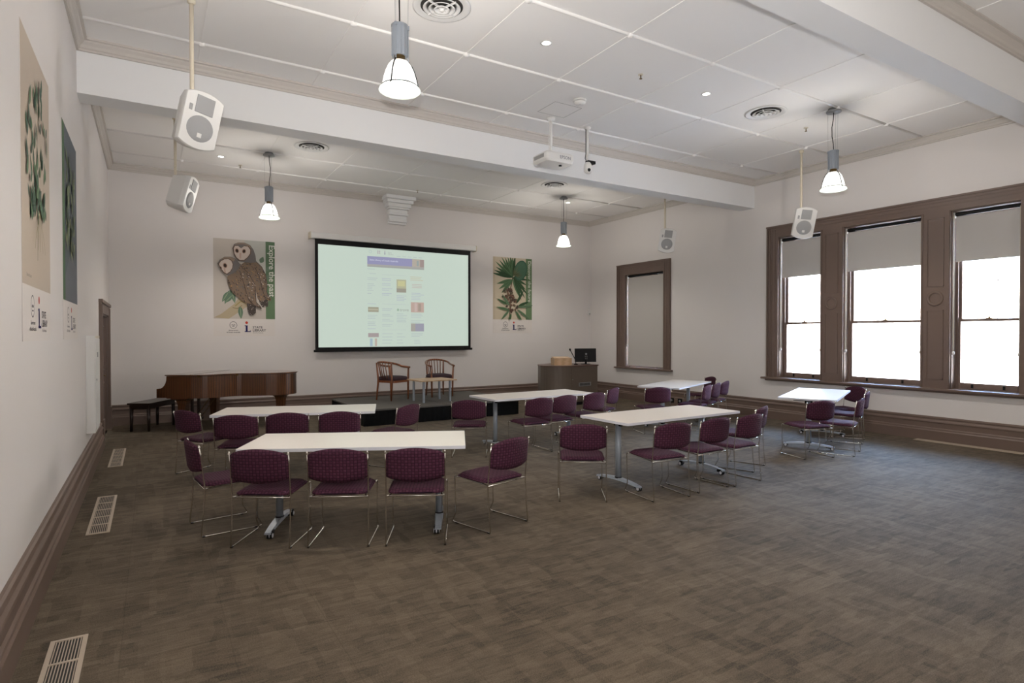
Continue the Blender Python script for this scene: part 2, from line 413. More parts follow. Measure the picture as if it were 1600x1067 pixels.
# architrave with pilasters, one joinery unit over the three windows
def architrave(y0, y1, ztop, holes, zs):
    mb = MB(); X = W
    us = sorted({y0, y1, *[h[0] for h in holes], *[h[1] for h in holes]})
    for i in range(len(us)-1):
        c = (us[i]+us[i+1])/2; h = [h for h in holes if h[0] < c < h[1]]
        zb = h[0][3] if h else zs
        mb.box(X-.035, X+.001, us[i], us[i+1], zb, ztop)
    for k, (d, z, hh) in enumerate(((.055, ztop-.03, .03), (.045, ztop-.075, .025), (.042, ztop-.13, .012))):
        mb.box(X-d, X-.034, y0-(.01 if k == 0 else 0), y1+(.01 if k == 0 else 0), z, z+hh)
    for e, sgn in ((y1, -1), (y0, 1)):           # outer side mouldings
        for o, w_, d in ((0, .03, .055), (.05, .025, .045), (.10, .012, .042), (.17, .012, .042)):
            a, b = sorted((e+sgn*o, e+sgn*(o+w_))); mb.box(X-d, X-.034, a, b, zs, ztop-.03)
    return mb
ab = architrave(3.13, 7.37, 3.745, WIN, .81)
for p0, p1 in ((5.87, 6.28), (4.235, 4.64)):     # pilasters: two sunk panels framed by beads, roundel between
    for za, zb in ((.95, 2.02), (2.38, 3.44)):
        a, b = p0+.085, p1-.085; X = W
        for (q0, q1, r0, r1) in ((a, b, za, za+.015), (a, b, zb-.015, zb), (a, a+.015, za, zb), (b-.015, b, za, zb)):
            ab.box(X-.045, X-.034, q0, q1, r0, r1)
    for (q0, q1) in ((p0+.01, p0+.03), (p1-.03, p1-.01)): ab.box(W-.048, W-.034, q0, q1, .82, 3.53)
    prof = [(.075, -.034), (.078, -.050), (.10, -.054), (.115, -.05), (.118, -.034)]
    ab.lathe(prof, (W, (p0+p1)/2, 2.2), 24, axis='x')
struct('trim_7', ab, 'brown')
struct('trim_8', MB().box(W-.105, W+.14, 3.05, 7.46, .775, .812).box(W-.05, W, 3.1, 7.40, .745, .776), 'brown', bevel=.008)
# small side window near the corner
w4 = sash_window('window_4', *SWIN)
a4 = architrave(9.92, 11.76, 3.425, [SWIN], .81)
struct('trim_9', a4, 'brown'); struct('trim_10', MB().box(W-.09, W+.14, 9.86, 11.83, .775, .812), 'brown', bevel=.008)

# roller blinds
def blind(label, y0, y1, ztop, zbot, rt=.028):
    b = thing('roller_blind', label, 'blind', (W+.05, 0, 0), 0, 'roller blinds in the windows')
    put('roller', MB().cyl((.02, 0, ztop-.035), rt, y0+.015, y1-.03, 14, axis='y'), 'black', b)
    put('fabric', MB().box(-.012, -.009, y0+.03, y1-.045, zbot, ztop-.075).box(-.012, .012, y0+.03, y1-.045, ztop-.079, ztop-.075), 'blind', b)
    put('bottom_bar', MB().box(-.017, -.004, y0+.03, y1-.045, zbot-.018, zbot), 'blind', b)
    for y in (y0+.012, y1-.012):
        put('bracket', MB().box(-.02, .05, y-.010, y+.010, ztop-.085, ztop-.005), 'white', b)
    for y in (y0+.022, y1-.022):
        c = put('chain', MB().tube([(-.03, y, ztop-.05), (-.03, y, 1.37)], .005, 6).tube([(-.012, y, ztop-.05), (-.012, y, 1.37)], .004, 6), 'cream', b)
        put('chain_weight', MB().lathe([(.0001, 1.33), (.016, 1.34), (.022, 1.36), (.016, 1.38), (.0001, 1.39)], (-.022, y, 0), 10), 'white', c)
    return b
blind('half-lowered grey roller blind in the narrow window nearest the room corner', *WIN[0][:2], 3.50, 2.755)
blind('half-lowered grey roller blind in the widest, middle window of the three', *WIN[1][:2], 3.50, 2.76)
blind('half-lowered grey roller blind in the rightmost window of the three', *WIN[2][:2], 3.50, 2.76)
blind('fully lowered grey roller blind covering the small separate window', 10.14, 11.46, 3.16, .875)

# daylight portals in the openings
def portal(loc, sx, sz, rot):
    o = light('window_portal', 'AREA', loc, 1.0, rot=rot, shape='RECTANGLE', size=sx, size_y=sz); o.data.cycles.is_portal = True
for (y0, y1, z0, z1) in WIN:
    portal((W+.45, (y0+y1)/2, (z0+z1)/2), z1-z0, y1-y0, (0, pi/2, 0))
# ---- stone building across the lane --------------------------------------
def stone_mat():
    m, n, l, p = new_mat('sandstone_blocks')
    tc = n.new('ShaderNodeTexCoord'); mp = n.new('ShaderNodeMapping'); mp.inputs['Rotation'].default_value = (0, pi/2, pi/2)
    br = n.new('ShaderNodeTexBrick'); br.inputs['Scale'].default_value = 1; br.inputs['Brick Width'].default_value = .7; br.inputs['Row Height'].default_value = .3; br.inputs['Mortar Size'].default_value = .012
    br.inputs['Color1'].default_value = (.62, .52, .42, 1); br.inputs['Color2'].default_value = (.56, .45, .36, 1); br.inputs['Mortar'].default_value = (.42, .34, .28, 1)
    sp = n.new('ShaderNodeSeparateXYZ'); cb_ = n.new('ShaderNodeCombineXYZ')
    l.new(tc.outputs['Object'], sp.inputs[0]); l.new(sp.outputs['Y'], cb_.inputs['X']); l.new(sp.outputs['Z'], cb_.inputs['Y']); l.new(cb_.outputs[0], br.inputs['Vector'])
    l.new(br.outputs['Color'], p.inputs['Base Color']); p.inputs['Roughness'].default_value = .9; return m
M['stone'] = stone_mat()
bld = thing('stone_building', 'sunlit pale stone building with arched paired windows seen through the right windows', 'building', (23, 0, -.5))
put('facade', wall_holes('x', 0, .6, -12, 40, 0, 7, [(y, y+.55, 2.6, 5.0) for k in range(-3, 11) for y in (k*3.4+.6, k*3.4+1.55)]), 'stone', bld)
put('cornice', MB().box(-.35, .1, -12, 40, 5.7, 6.0).box(-.15, .1, -12, 40, 1.6, 1.75), 'stone', bld)
for k in range(-3, 11):
    for y in (k*3.4+.6, k*3.4+1.55):
        f = put('window', MB().box(.2, .25, y, y+.05, 2.6, 5).box(.2, .25, y+.5, y+.55, 2.6, 5).box(.2, .25, y, y+.55, 2.6, 2.66).box(.2, .25, y, y+.55, 3.8, 3.86).box(.2, .25, y, y+.55, 4.94, 5), 'beam', bld)
        put('pane', MB().box(.26, .27, y, y+.55, 2.6, 5), 'greyplastic', f)
pv = MB().box(W+.42, 40, -30, 40, -.6, -.5); struct('pavement', pv, mat('pavement', (.42, .39, .35), .9))

# ---- left wall: door -----------------------------------------------------
dm = MB()
dm.box(0, .03, 10.48, 10.68, .0, 2.16); dm.box(0, .03, 12.38, 12.58, .0, 2.16); dm.box(0, .03, 10.68, 12.38, 1.97, 2.16)
for y0, y1 in ((10.48, 10.50), (10.55, 10.57), (10.64, 10.68), (12.38, 12.42), (12.49, 12.51), (12.56, 12.58)): dm.box(.025, .042, y0, y1, .4, 2.1)
dm.box(0, .052, 10.46, 12.60, 2.12, 2.17); dm.box(0, .056, 10.47, 10.69, 0, .40); dm.box(0, .056, 12.37, 12.59, 0, .40)
dm.box(-.3, .0, 10.68, 10.70, 0, 1.97); dm.box(-.3, .0, 12.36, 12.38, 0, 1.97); dm.box(-.3, .0, 10.70, 12.36, 1.95, 1.97)
dr = struct('door_1', dm, 'brown', bevel=.003)
for a, b in ((10.70, 11.53), (11.53, 12.36)):
    lf = MB().box(-.09, -.05, a+.003, b-.003, .01, 1.95)
    for z0, z1 in ((.2, .85), (1.05, 1.8)):
        for q0, q1, r0, r1 in ((a+.13, b-.13, z0, z0+.02), (a+.13, b-.13, z1-.02, z1), (a+.13, a+.15, z0, z1), (b-.15, b-.13, z0, z1)): lf.box(-.05, -.035, q0, q1, r0, r1)
    d_ = put('door_leaf', lf, 'brown', dr)
put('door_handle', MB().tube([(-.05, 11.46, 1.0), (.0, 11.46, 1.0), (.02, 11.44, 1.0), (.02, 11.36, 1.0)], .009), 'brass', d_)

# white wall cabinet
cbt = thing('wall_cabinet', 'white metal wall cabinet with a framed door beside the brown doorway', 'cabinet', (0, 8.41, .5))
put('body', MB().box(0, .088, 0, .66, 0, 1.14), 'white', cbt, bevel=.003)
cd = put('door', MB().box(.088, .096, .03, .63, .04, 1.10), 'white', cbt, bevel=.003)
put('lock', MB().cyl((.096, .10, .62), .012, 0, .006, 12, axis='x'), 'steel', cd)
put('label_plate', MB().box(.096, .098, .18, .36, .88, .94), 'greyplastic', cbt)
put('top_strip', MB().box(.088, .094, .03, .63, 1.105, 1.135), 'cream', cbt)

# floor grilles ------------------------------------------------------------
def floor_vent(x0, x1, y0, y1, label):
    v = thing('floor_vent', label, 'vent', ((x0+x1)/2, (y0+y1)/2, 0), 0, 'floor grilles along the left wall')
    w, L = (x1-x0)/2, (y1-y0)/2
    fr = MB(); t = .022; h = .007
    fr.box(-w, -w+t, -L, L, 0, h); fr.box(w-t, w, -L, L, 0, h); fr.box(-w+t, w-t, -L, -L+t, 0, h); fr.box(-w+t, w-t, L-t, L, 0, h)
    put('frame', fr, 'vent', v); put('duct', MB().box(-w+t, w-t, -L+t, L-t, 0.0004, .001), 'ventdark', v)
    seg = 5; sl = (2*L-2*t)/seg
    cbm = MB()
    for k in range(1, seg): y = -L+t+k*sl; cbm.box(-w+t, w-t, y-.008, y+.008, 0.001, h-.001)
    put('cross_bar', cbm, 'vent', v)
    slm = MB().box(-.0022, .0022, -L+t, L-t, .001, h-.002).mesh('slat', 'vent')
    for k in range(9):
        put('slat', slm, None, v, loc=(-w+t+(k+.5)*(2*w-2*t)/9, 0, 0))
floor_vent(.175, .34, 2.65, 3.98, 'tan metal floor grille nearest the camera at the bottom left edge')
floor_vent(.175, .34, 5.96, 7.29, 'tan metal floor grille, the middle one of three along the left skirting')
floor_vent(.175, .33, 8.88, 10.22, 'tan metal floor grille farthest along the left wall, near the brown door')
v = thing('floor_vent', 'long tan strip grille at the foot of the right skirting under the windows', 'vent', (10.885, 3.96, 0))
put('frame', MB().box(-.07, -.055, -.68, .68, 0, .008).box(.055, .07, -.68, .68, 0, .008).box(-.055, .055, -.68, -.66, 0, .008).box(-.055, .055, .66, .68, 0, .008), 'vent', v)
put('slat_bed', MB().box(-.055, .055, -.66, .66, 0.0004, .0035), 'vent', v)
for k in range(5): put('slat', MB().box(-.004, .004, -.66, .66, .0035, .007), 'vent', v, loc=(-.04+k*.02, 0, 0))

# ------------------------------------------------------------------ posters
def flat_text(s, size, x, y, rz=0.0, align='LEFT', space=1.0, bold=0.0):
    """text as flat polygons in the poster plane (x right, y up)"""
    c = bpy.data.curves.new('t', 'FONT'); c.body = s; c.size = size; c.align_x = align; c.space_character = space; c.offset = bold; c.resolution_u = 3
    o = bpy.data.objects.new('t', c); COL.objects.link(o)
    dg = bpy.context.evaluated_depsgraph_get(); me = bpy.data.meshes.new_from_object(o.evaluated_get(dg))
    R = Matrix.Rotation(rz, 2)
    vs = []
    for v_ in me.vertices:
        p = R @ Vector((v_.co.x, v_.co.y)); vs.append((p.x+x, p.y+y))
    fs = [tuple(p.vertices) for p in me.polygons]
    COL.objects.unlink(o); bpy.data.objects.remove(o); bpy.data.curves.remove(c); bpy.data.meshes.remove(me)
    return vs, fs
PM = {}
def ink(c):
    c = tuple(round(v, 3) for v in c)
    if c not in PM: PM[c] = mat('ink_%d' % len(PM), c, .6, spec=.2)
    return PM[c]
class Art:
    """flat print built of thin coloured polygons, layer by layer (0.15 mm apart)"""
    def __init__(s, clip=None): s.mb = MB(); s.mats = []; s.k = 1; s.clip = clip
    def mi(s, c):
        m = ink(c)
        if m not in s.mats: s.mats.append(m)
        return s.mats.index(m)
    def z(s): s.k += 1; return s.k*.00015
    def poly(s, pts, c):
        if s.clip:
            w, h = s.clip; pts = [(min(max(x, 0), w), min(max(y, 0), h)) for x, y in pts]
        z = s.z(); a = sum(pts[i][0]*pts[(i+1) % len(pts)][1]-pts[(i+1) % len(pts)][0]*pts[i][1] for i in range(len(pts)))
        if a < 0: pts = pts[::-1]
        s.mb.add([(x, y, z) for x, y in pts], [tuple(range(len(pts)))], s.mi(c))
    def rect(s, x0, y0, x1, y1, c): s.poly([(x0, y0), (x1, y0), (x1, y1), (x0, y1)], c)
    def ell(s, cx, cy, rx, ry, c, rot=0, n=24):
        s.poly([(cx+rx*cos(t)*cos(rot)-ry*sin(t)*sin(rot), cy+rx*cos(t)*sin(rot)+ry*sin(t)*cos(rot)) for t in [2*pi*i/n for i in range(n)]], c)
    def leaf(s, x, y, L, w, a, c, c2=None):
        def P(w): 
            r = [(L*t, w*math.sin(pi*t**.8)) for t in [i/8 for i in range(9)]]; r2 = [(L*t, -w*math.sin(pi*t**.8)) for t in [i/8 for i in range(7, 0, -1)]]
            return [(x+p*cos(a)-q*sin(a), y+p*sin(a)+q*cos(a)) for p, q in r+r2]
        s.poly(P(w), c)
        if c2: s.poly(P(w*.18), c2)
    def curve(s, pts, w, c):
        z = s.z(); n = len(pts)
        for i in range(n-1):
            (x0, y0), (x1, y1) = pts[i], pts[i+1]; d = math.hypot(x1-x0, y1-y0) or 1; nx, ny = -(y1-y0)/d*w/2, (x1-x0)/d*w/2
            s.mb.add([(x0-nx, y0-ny, z), (x1-nx, y1-ny, z), (x1+nx, y1+ny, z), (x0+nx, y0+ny, z)], [(0, 1, 2, 3)], s.mi(c))
    def text(s, t, size, x, y, c, rz=0, align='LEFT', bold=0.0):
        vs, fs = flat_text(t, size, x, y, rz, align, bold=bold); z = s.z()
        s.mb.add([(a, b, z) for a, b in vs], fs, s.mi(c))
def logos(a, x0, y1, w):
    """the government crest and the State Library mark under each poster; x0 = left, y1 = top"""
    dk = (.06, .055, .07); bg_ = (.695, .648, .612)
    cx = x0+w*.31; cy = y1-.125
    a.ell(cx, cy, .068, .072, dk); a.ell(cx, cy, .060, .064, bg_); 
    a.ell(cx-.022, cy+.002, .012, .009, dk, .4, 10); a.ell(cx+.022, cy+.002, .012, .009, dk, -.4, 10); a.poly([(cx-.01, cy-.01), (cx+.01, cy-.01), (cx, cy+.012)], dk); a.ell(cx, cy-.028, .026, .006, dk, 0, 10)
    a.text('Government', .034, cx, cy-.115, dk, align='CENTER', bold=.0006); a.text('of South Australia', .034, cx, cy-.155, dk, align='CENTER', bold=.0006)
    ix = x0+w*.525
    a.ell(ix, y1-.075, .026, .026, (.50, .05, .03)); navy = (.015, .012, .09)
    a.rect(ix-.018, y1-.25, ix+.018, y1-.13, navy); a.rect(ix-.036, y1-.145, ix+.002, y1-.13, navy)
    a.rect(ix-.036, y1-.262, ix+.075, y1-.245, navy); a.poly([(ix+.06, y1-.247), (ix+.075, y1-.247), (ix+.075, y1-.222)], navy)
    a.text('STATE', .066, ix+.11, y1-.19, dk, bold=.001); a.text('LIBRARY', .066, ix+.11, y1-.25, dk, bold=.001)
    a.text('of South Australia', .027, ix+.112, y1-.285, dk)
def poster(label, w, h, loc, rot, draw, name='wall_poster'):
    """the printed sheet: picture on top, a pale strip with two marks below"""
    hs = .345
    t = thing(name, label, 'poster', loc, 0, 'library posters on the walls'); t.rotation_euler = rot
    put('sheet', MB().box(0, w, -hs, h, 0, .002), ink((.695, .648, .612)), t)
    a = Art((w, h)); draw(a, w, h); p = put('picture', a.mb, a.mats, t, loc=(0, 0, .002))
    b = Art(); logos(b, 0, 0, w); put('logo_strip', b.mb, b.mats, t, loc=(0, 0, .002))
    return t
random.seed(3)
def owl(a, P, body, wing, tails, head, face, eyes, beak, crown):
    """a perched owl: tails, body, mottled wing, hooded head, pale heart face"""
    dk, br, tan, grey, pale = (.070, .055, .048), (.215, .150, .105), (.36, .22, .10), (.15, .135, .13), (.56, .47, .41)
    def inside(x, y, g):
        c = False; n = len(g)
        for i in range(n):
            (x0, y0), (x1, y1) = g[i], g[i-1]
            if (y0 > y) != (y1 > y) and x < (x1-x0)*(y-y0)/(y1-y0)+x0: c = not c
        return c
    for t in tails:
        a.poly([P(*p) for p in t], dk)
        xs, ys = [p[0] for p in t], [p[1] for p in t]
        for k in range(30):
            x, y = random.uniform(min(xs), max(xs)), random.uniform(min(ys), max(ys))
            if inside(x, y, t): a.ell(*P(x, y), .010, .005, grey if k % 2 else pale, .4, 6)
    a.poly([P(*p) for p in body], br)
    xs, ys = [p[0] for p in body], [p[1] for p in body]
    for k in range(330):
        x, y = random.uniform(min(xs), max(xs)), random.uniform(min(ys), max(ys))
        if not inside(x, y, body): continue
        c = random.choice((dk, dk, grey, tan, br, grey)) if not inside(x, y, wing) else random.choice((dk, dk, grey, grey, (.10, .085, .075), pale))
        a.ell(*P(x, y), random.uniform(.010, .024), random.uniform(.005, .010), c, random.uniform(-1.2, -.5), 6)
    for q in range(len(wing)-1): a.curve([P(*wing[q]), P(*wing[q+1])], .010, dk)
    a.poly([P(*p) for p in head], grey); a.poly([P(*p) for p in crown], (.26, .195, .145))
    a.poly([P(*p) for p in face[0]], (.13, .08, .055)); a.poly([P(*p) for p in face[1]], pale)
    for (x, y, rx, ry, an) in eyes: a.ell(*P(x, y), rx*1.5, ry*1.4, (.33, .21, .15), an, 14); a.ell(*P(x, y), rx, ry, (.03, .015, .01), an, 12)
    a.poly([P(*p) for p in beak], (.47, .33, .27))
def draw_owls(a, w, h):
    a.rect(0, 0, w, h, (.52, .47, .42)); a.rect(w*.5, h*.6, w*.845, h, (.46, .46, .42))
    g1 = (.065, .14, .07); a.rect(w*.845, 0, w, h, (.125, .20, .11)); a.rect(w*.845, h*.55, w, h, (.10, .165, .095))
    for x, y, L, an in ((.76, .72, .14, 1.2), (.86, .62, .14, .9), (.84, .52, .14, .6)): a.leaf(x*w, y*h, L, .045, an, (.13, .19, .13))
    a.poly([(.0, .02), (.24*w, .0), (.56*w, .17*h), (.50*w, .24*h), (.40*w, .27*h), (.33*w, .19*h), (.12*w, .06*h)], (.44, .36, .24)); 
    a.curve([(.34*w, .16*h), (.43*w, .22*h), (.53*w, .20*h)], .02, (.33, .26, .10)); a.curve([(.3*w, .14*h), (.38*w, .13*h), (.45*w, .17*h)], .014, (.25, .19, .1))
    for x, y, L, an in ((.26, .36, .30, -1.9), (.28, .38, .30, -1.35), (.24, .34, .24, -2.1), (.42, .16, .26, -1.5), (.30, .30, .22, -2.3)): a.leaf(x*w, y*h, L, .045, an, (.12, .19, .13), (.25, .32, .2))
    def P(x, y): u = (x-22)/618; y0 = 50+35*u; return (u*w, (1-(y-y0)/(862-y0))*h)
    def shrink(g, k=.90):
        cx, cy = sum(p[0] for p in g)/len(g), sum(p[1] for p in g)/len(g); return [(cx+(x-cx)*k, cy+(y-cy)*k) for x, y in g]
    f2 = [(212, 150), (225, 125), (258, 122), (292, 150), (325, 125), (368, 128), (395, 165), (392, 205), (365, 245), (325, 278), (275, 278), (240, 250), (218, 205)]
    owl(a, P, [(400, 230), (445, 280), (500, 335), (540, 410), (556, 500), (552, 590), (598, 650), (596, 680), (545, 660), (500, 690), (460, 660), (436, 560), (400, 450), (350, 370), (296, 312), (330, 290)],
        [(430, 270), (500, 335), (540, 410), (556, 500), (552, 590), (590, 670), (530, 640), (500, 540), (470, 420), (430, 340)],
        [[(465, 640), (480, 700), (510, 745), (565, 735), (570, 680), (540, 640)]],
        [(206, 155), (222, 112), (265, 95), (330, 96), (385, 120), (418, 165), (438, 225), (445, 290), (395, 300), (330, 290), (262, 282), (225, 230)], (f2, shrink(f2)),
        [(252, 178, .024, .034, .2), (322, 182, .024, .032, -.2)], [(276, 200), (296, 198), (292, 250), (283, 262), (276, 246)], [(225, 118), (265, 98), (330, 99), (380, 122), (400, 150), (330, 112), (270, 112)])
    f1 = [(66, 315), (88, 282), (125, 262), (165, 258), (198, 275), (214, 315), (208, 355), (185, 395), (150, 420), (120, 405), (85, 360)]
    owl(a, P, [(155, 440), (158, 500), (180, 560), (215, 610), (270, 655), (330, 700), (400, 715), (495, 762), (490, 735), (440, 690), (440, 600), (425, 510), (385, 420), (330, 345), (270, 300), (235, 330), (210, 390), (170, 420)],
        [(285, 330), (370, 410), (428, 520), (436, 610), (440, 690), (495, 755), (420, 725), (360, 660), (330, 560), (300, 450), (275, 380)],
        [[(345, 690), (355, 760), (372, 818), (410, 825), (438, 800), (440, 735), (400, 705)]],
        [(60, 312), (80, 272), (130, 242), (190, 240), (240, 262), (285, 320), (265, 360), (225, 400), (160, 432), (120, 405), (84, 358)], (f1, shrink(f1)),
        [(133, 330, .026, .036, .2), (92, 354, .010, .022, .3)], [(118, 352), (134, 356), (140, 400), (128, 405)], [(80, 276), (130, 245), (190, 243), (235, 265), (215, 290), (160, 258), (110, 268)])
    a.text('Explore the past', .158, w*.895, h*.955, (.62, .62, .55), -pi/2, bold=.002)
def draw_banksia(a, w, h):
    a.rect(0, 0, w, h, (.56, .48, .36)); a.rect(0, 0, w*.05, h, (.50, .42, .31))
    a.rect(w*.84, 0, w, h, (.14, .215, .115))
    g = [(.035, .075, .035), (.06, .12, .055), (.10, .18, .09), (.14, .22, .13)]
    cx, cy = .50*w, .68*h
    a.curve([(cx, cy), (.44*w, .5*h), (.42*w, .02*h)], .03, (.12, .08, .05))
    for an in [2.0, 2.15, 2.32, 2.5, 2.68, 2.85, 3.0, 1.85, 1.7, 1.58, 1.45, .2, -.1, -.4, -.65, -.9]:
        L = .62 if an > 1.4 else .50; a.leaf(cx, cy, L*(.9+.15*random.random()), .04, an, random.choice(g[:3]), g[0])
    for an in (3.4, 3.7, -1.15, -.95, 3.95): a.leaf(cx, cy-.05, .5, .045, an, g[2], g[1])
    for an in (-1.2, -1.0, -.8): a.leaf(cx+.03, cy, .62, .036, an, g[0], g[1])
    a.ell(.70*w, .80*h, .19, .27, (.055, .13, .085), -.35); a.ell(.70*w, .80*h, .16, .235, (.085, .17, .11), -.35)
    for k in range(40):
        a.leaf(.50*w, .72*h, random.uniform(.12, .3), .006, random.uniform(-.3, 1.5), random.choice(((.16, .17, .09), (.08, .10, .05))))
    for k in range(70):
        t = random.random(); an = random.uniform(0, 2*pi); r = math.sqrt(random.random())
        bx, by = (.37*w, .39*h) if t < .55 else (.48*w, .24*h)
        a.ell(bx+.17*r*cos(an), by+.19*r*sin(an), .035, .028, random.choice(((.10, .055, .04), (.16, .09, .06), (.07, .05, .04), (.13, .11, .07))), an, 8)
    for x, y, L, an in ((.35, .24, .34, 2.7), (.42, .15, .42, 2.95), (.4, .15, .36, -2.35), (.55, .15, .42, -.95), (.6, .17, .5, -.6), (.6, .2, .55, .12), (.58, .26, .42, 1.0), (.45, .1, .3, -1.9), (.40, .22, .36, 2.2), (.62, .22, .36, .35)):
        a.leaf(x*w, y*h, L, .035, an, random.choice(g), g[0])
    a.text('Discover the future', .133, w*.885, h*.965, (.62, .64, .54), -pi/2, bold=.002)
def draw_plant(a, w, h):
    a.rect(0, 0, w, h, (.50, .42, .34))
    a.curve([(.5*w, .12*h), (.52*w, .3*h), (.48*w, .5*h), (.55*w, .72*h), (.6*w, .86*h)], .012, (.14, .13, .07))
    g = [(.03, .075, .045), (.06, .12, .07), (.10, .17, .09), (.05, .09, .06)]
    for k in range(60):
        y = random.uniform(.26, .80); sp = .36*(1-abs(y-.5)) + .03; x = .5+random.uniform(-sp, sp)+.10*(y-.5)
        a.leaf(x*w, y*h, random.uniform(.08, .17), random.uniform(.02, .035), random.uniform(1.0, 2.2), random.choice(g))
    for k in range(22):
        y = random.uniform(.30, .40); a.leaf((.5+random.uniform(-.2, .2))*w, y*h, .12, .03, random.uniform(.2, 2.9), random.choice(g))
    for k in range(6): a.leaf((.58+random.uniform(-.03, .03))*w, (.74+.025*k)*h, .10, .03, random.uniform(1.2, 1.9), g[0])
    for k in range(5): a.curve([(.5*w, .33*h), ((.35+.08*k)*w, .2*h), ((.33+.09*k)*w, .16*h)], .008, (.20, .18, .08))
    a.text('Botanical print', .03, w*.04, h*.03, (.12, .11, .1))
def draw_dark(a, w, h):
    a.rect(0, 0, w, h, (.085, .105, .125)); a.rect(0, 0, w*.14, h, (.06, .13, .055)); a.poly([(.14*w, 0), (w, 0), (w, .22*h), (.5*w, .30*h), (.14*w, .14*h)], (.12, .13, .15))
    for k in range(90):
        y = random.uniform(.24, .80); x = .45+random.uniform(-.26, .3)
        a.leaf(x*w, y*h, random.uniform(.08, .22), random.uniform(.015, .04), random.uniform(.6, 2.6), random.choice(((.16, .20, .10), (.24, .27, .15), (.09, .13, .07), (.05, .08, .06))))
poster('poster of two perched owls lettered Explore the past on a green strip', 1.13, 1.575, (1.695, YB-.001, 1.962), (pi/2, 0, 0), draw_owls)
poster('poster of a banksia plant lettered Discover the future beside the projection screen', 1.16, 1.575, (7.962, YB-.001, 2.025), (pi/2, 0, 0), draw_banksia)
poster('tall pale poster of a green leafy plant, nearest on the left wall', 1.14, 1.545, (.001, 4.46, 1.955), (pi/2, 0, pi/2), draw_plant)
poster('dark grey and green plant poster, second along the left wall', 1.14, 1.56, (.001, 6.37, 1.955), (pi/2, 0, pi/2), draw_dark)

# ------------------------------------------------------------------ projection screen
sc = thing('projection_screen', 'pull-down projection screen with black border showing a library web page', 'screen', (0, YB-.12, 0))
put('housing', MB().box(3.50, 7.40, -.07, .115, 3.665, 3.79), 'white', sc, bevel=.02)
for x in (3.50, 7.40): put('end_cap', MB().box(x-.012, x+.012, -.075, .115, 3.655, 3.795), 'cream', sc, bevel=.006)
put('border', MB().box(3.60, 7.27, -.002, .002, 1.325, 3.665), 'black', sc)
put('bottom_bar', MB().box(3.57, 7.31, -.02, .02, 1.275, 1.325), 'black', sc, bevel=.006)
IW = (3.665, 7.205, 1.375, 3.555)
def em_ink(c, k=.80): 
    key = ('e',)+tuple(c)
    if key not in PM: PM[key] = emis('projected_%d' % len(PM), tuple(c), k, .12)
    return PM[key]
class Proj(Art):
    def mi(s, c):
        m = em_ink(c)
        if m not in s.mats: s.mats.append(m)
        return s.mats.index(m)
pj = Proj()
x0, x1, z0, z1 = IW
base = (.62, .73, .64)
pj.rect(x0, z0, x1, z1, base)
def R(u0, v0, u1, v1, c): pj.rect(u0, v1, u1, v0, c)
px0, px1 = 4.72, 6.06
R(px0, 3.375, px1-.29, 3.20, (.33, .33, .52)); R(px0, 3.20, px1, 3.165, (.43, .42, .40)); R(px0, 3.165, px1, 3.14, (.38, .41, .38))
R(px1-.29, 3.375, px1, 3.20, (.50, .45, .38)); R(px1-.18, 3.34, px1-.13, 3.22, (.34, .40, .40)); R(px1-.1, 3.37, px1, 3.20, (.38, .30, .28))
pj.text('State Library of South Australia', .052, px0+.05, 3.28, (.62, .64, .78), bold=.001)
# little page header marks
pj.ell(4.79, 3.475, .035, .035, (.50, .62, .58), 0, 12); pj.ell(4.79, 3.475, .025, .025, base, 0, 12)
for dx, dz in ((-.02, .02), (.02, .02), (-.02, -.02), (.02, -.02)): pj.ell(4.98+dx, 3.475+dz, .018, .018, (.50, .46, .48), 0, 8)
pj.ell(5.12, 3.505, .013, .013, (.42, .38, .40), 0, 8); pj.rect(5.108, 3.43, 5.132, 3.485, (.36, .36, .45)); pj.text('State', .045, 5.19, 3.465, (.42, .46, .45)); pj.text('Library', .045, 5.19, 3.43, (.42, .46, .45))
tx = (.50, .58, .58); tb = (.50, .56, .62)
def lines(u, v, n, w, dv=.036, c=tx):
    for i in range(n): 
        ww = w*random.uniform(.6, 1); R(u, v-i*dv, u+ww, v-i*dv-.012, c)
for i in range(5): R(5.4+i*.13, 3.42, 5.4+i*.13+.09, 3.408, tx)
lines(px0, 3.10, 1, .28); lines(px0+.05, 3.00, 1, .16); lines(px0, 2.90, 2, .24); lines(px0, 2.77, 5, .17); lines(px0, 2.56, 1, .10)
R(px0+.33, 2.985, px1-.45, 2.98, tx)
for v_ in (2.90, 2.79, 2.68, 2.57): lines(px0+.33, v_, 2, .26, c=tb)
R(px0+.67, 2.89, px0+.90, 2.60, (.50, .50, .34)); R(px0+.67, 2.69, px0+.90, 2.60, (.36, .34, .28)); R(px0+.70, 2.86, px0+.87, 2.74, (.62, .61, .34))
lines(px0+.67, 2.53, 4, .25, c=tb); lines(px1-.34, 2.97, 3, .32, c=(.60, .58, .42)); lines(px1-.30, 2.80, 3, .3, c=(.58, .50, .46)); lines(px1-.32, 2.60, 5, .32, c=tb)
R(px1-.33, 2.385, px1-.01, 2.155, (.56, .42, .36)); R(px1-.24, 2.37, px1-.18, 2.17, (.62, .50, .46)); R(px1-.15, 2.36, px1-.08, 2.18, (.42, .34, .28))
lines(px1-.33, 2.12, 3, .3); lines(px1-.33, 1.97, 2, .32); R(px1-.33, 1.90, px1-.01, 1.72, (.36, .36, .44)); R(px1-.33, 1.90, px1-.22, 1.72, (.42, .40, .36)); lines(px1-.32, 1.68, 3, .3); lines(px1-.25, 1.52, 3, .2)
lines(px0, 2.33, 1, .24, c=tb); R(px0+.33, 2.33, px1-.45, 2.325, tx)
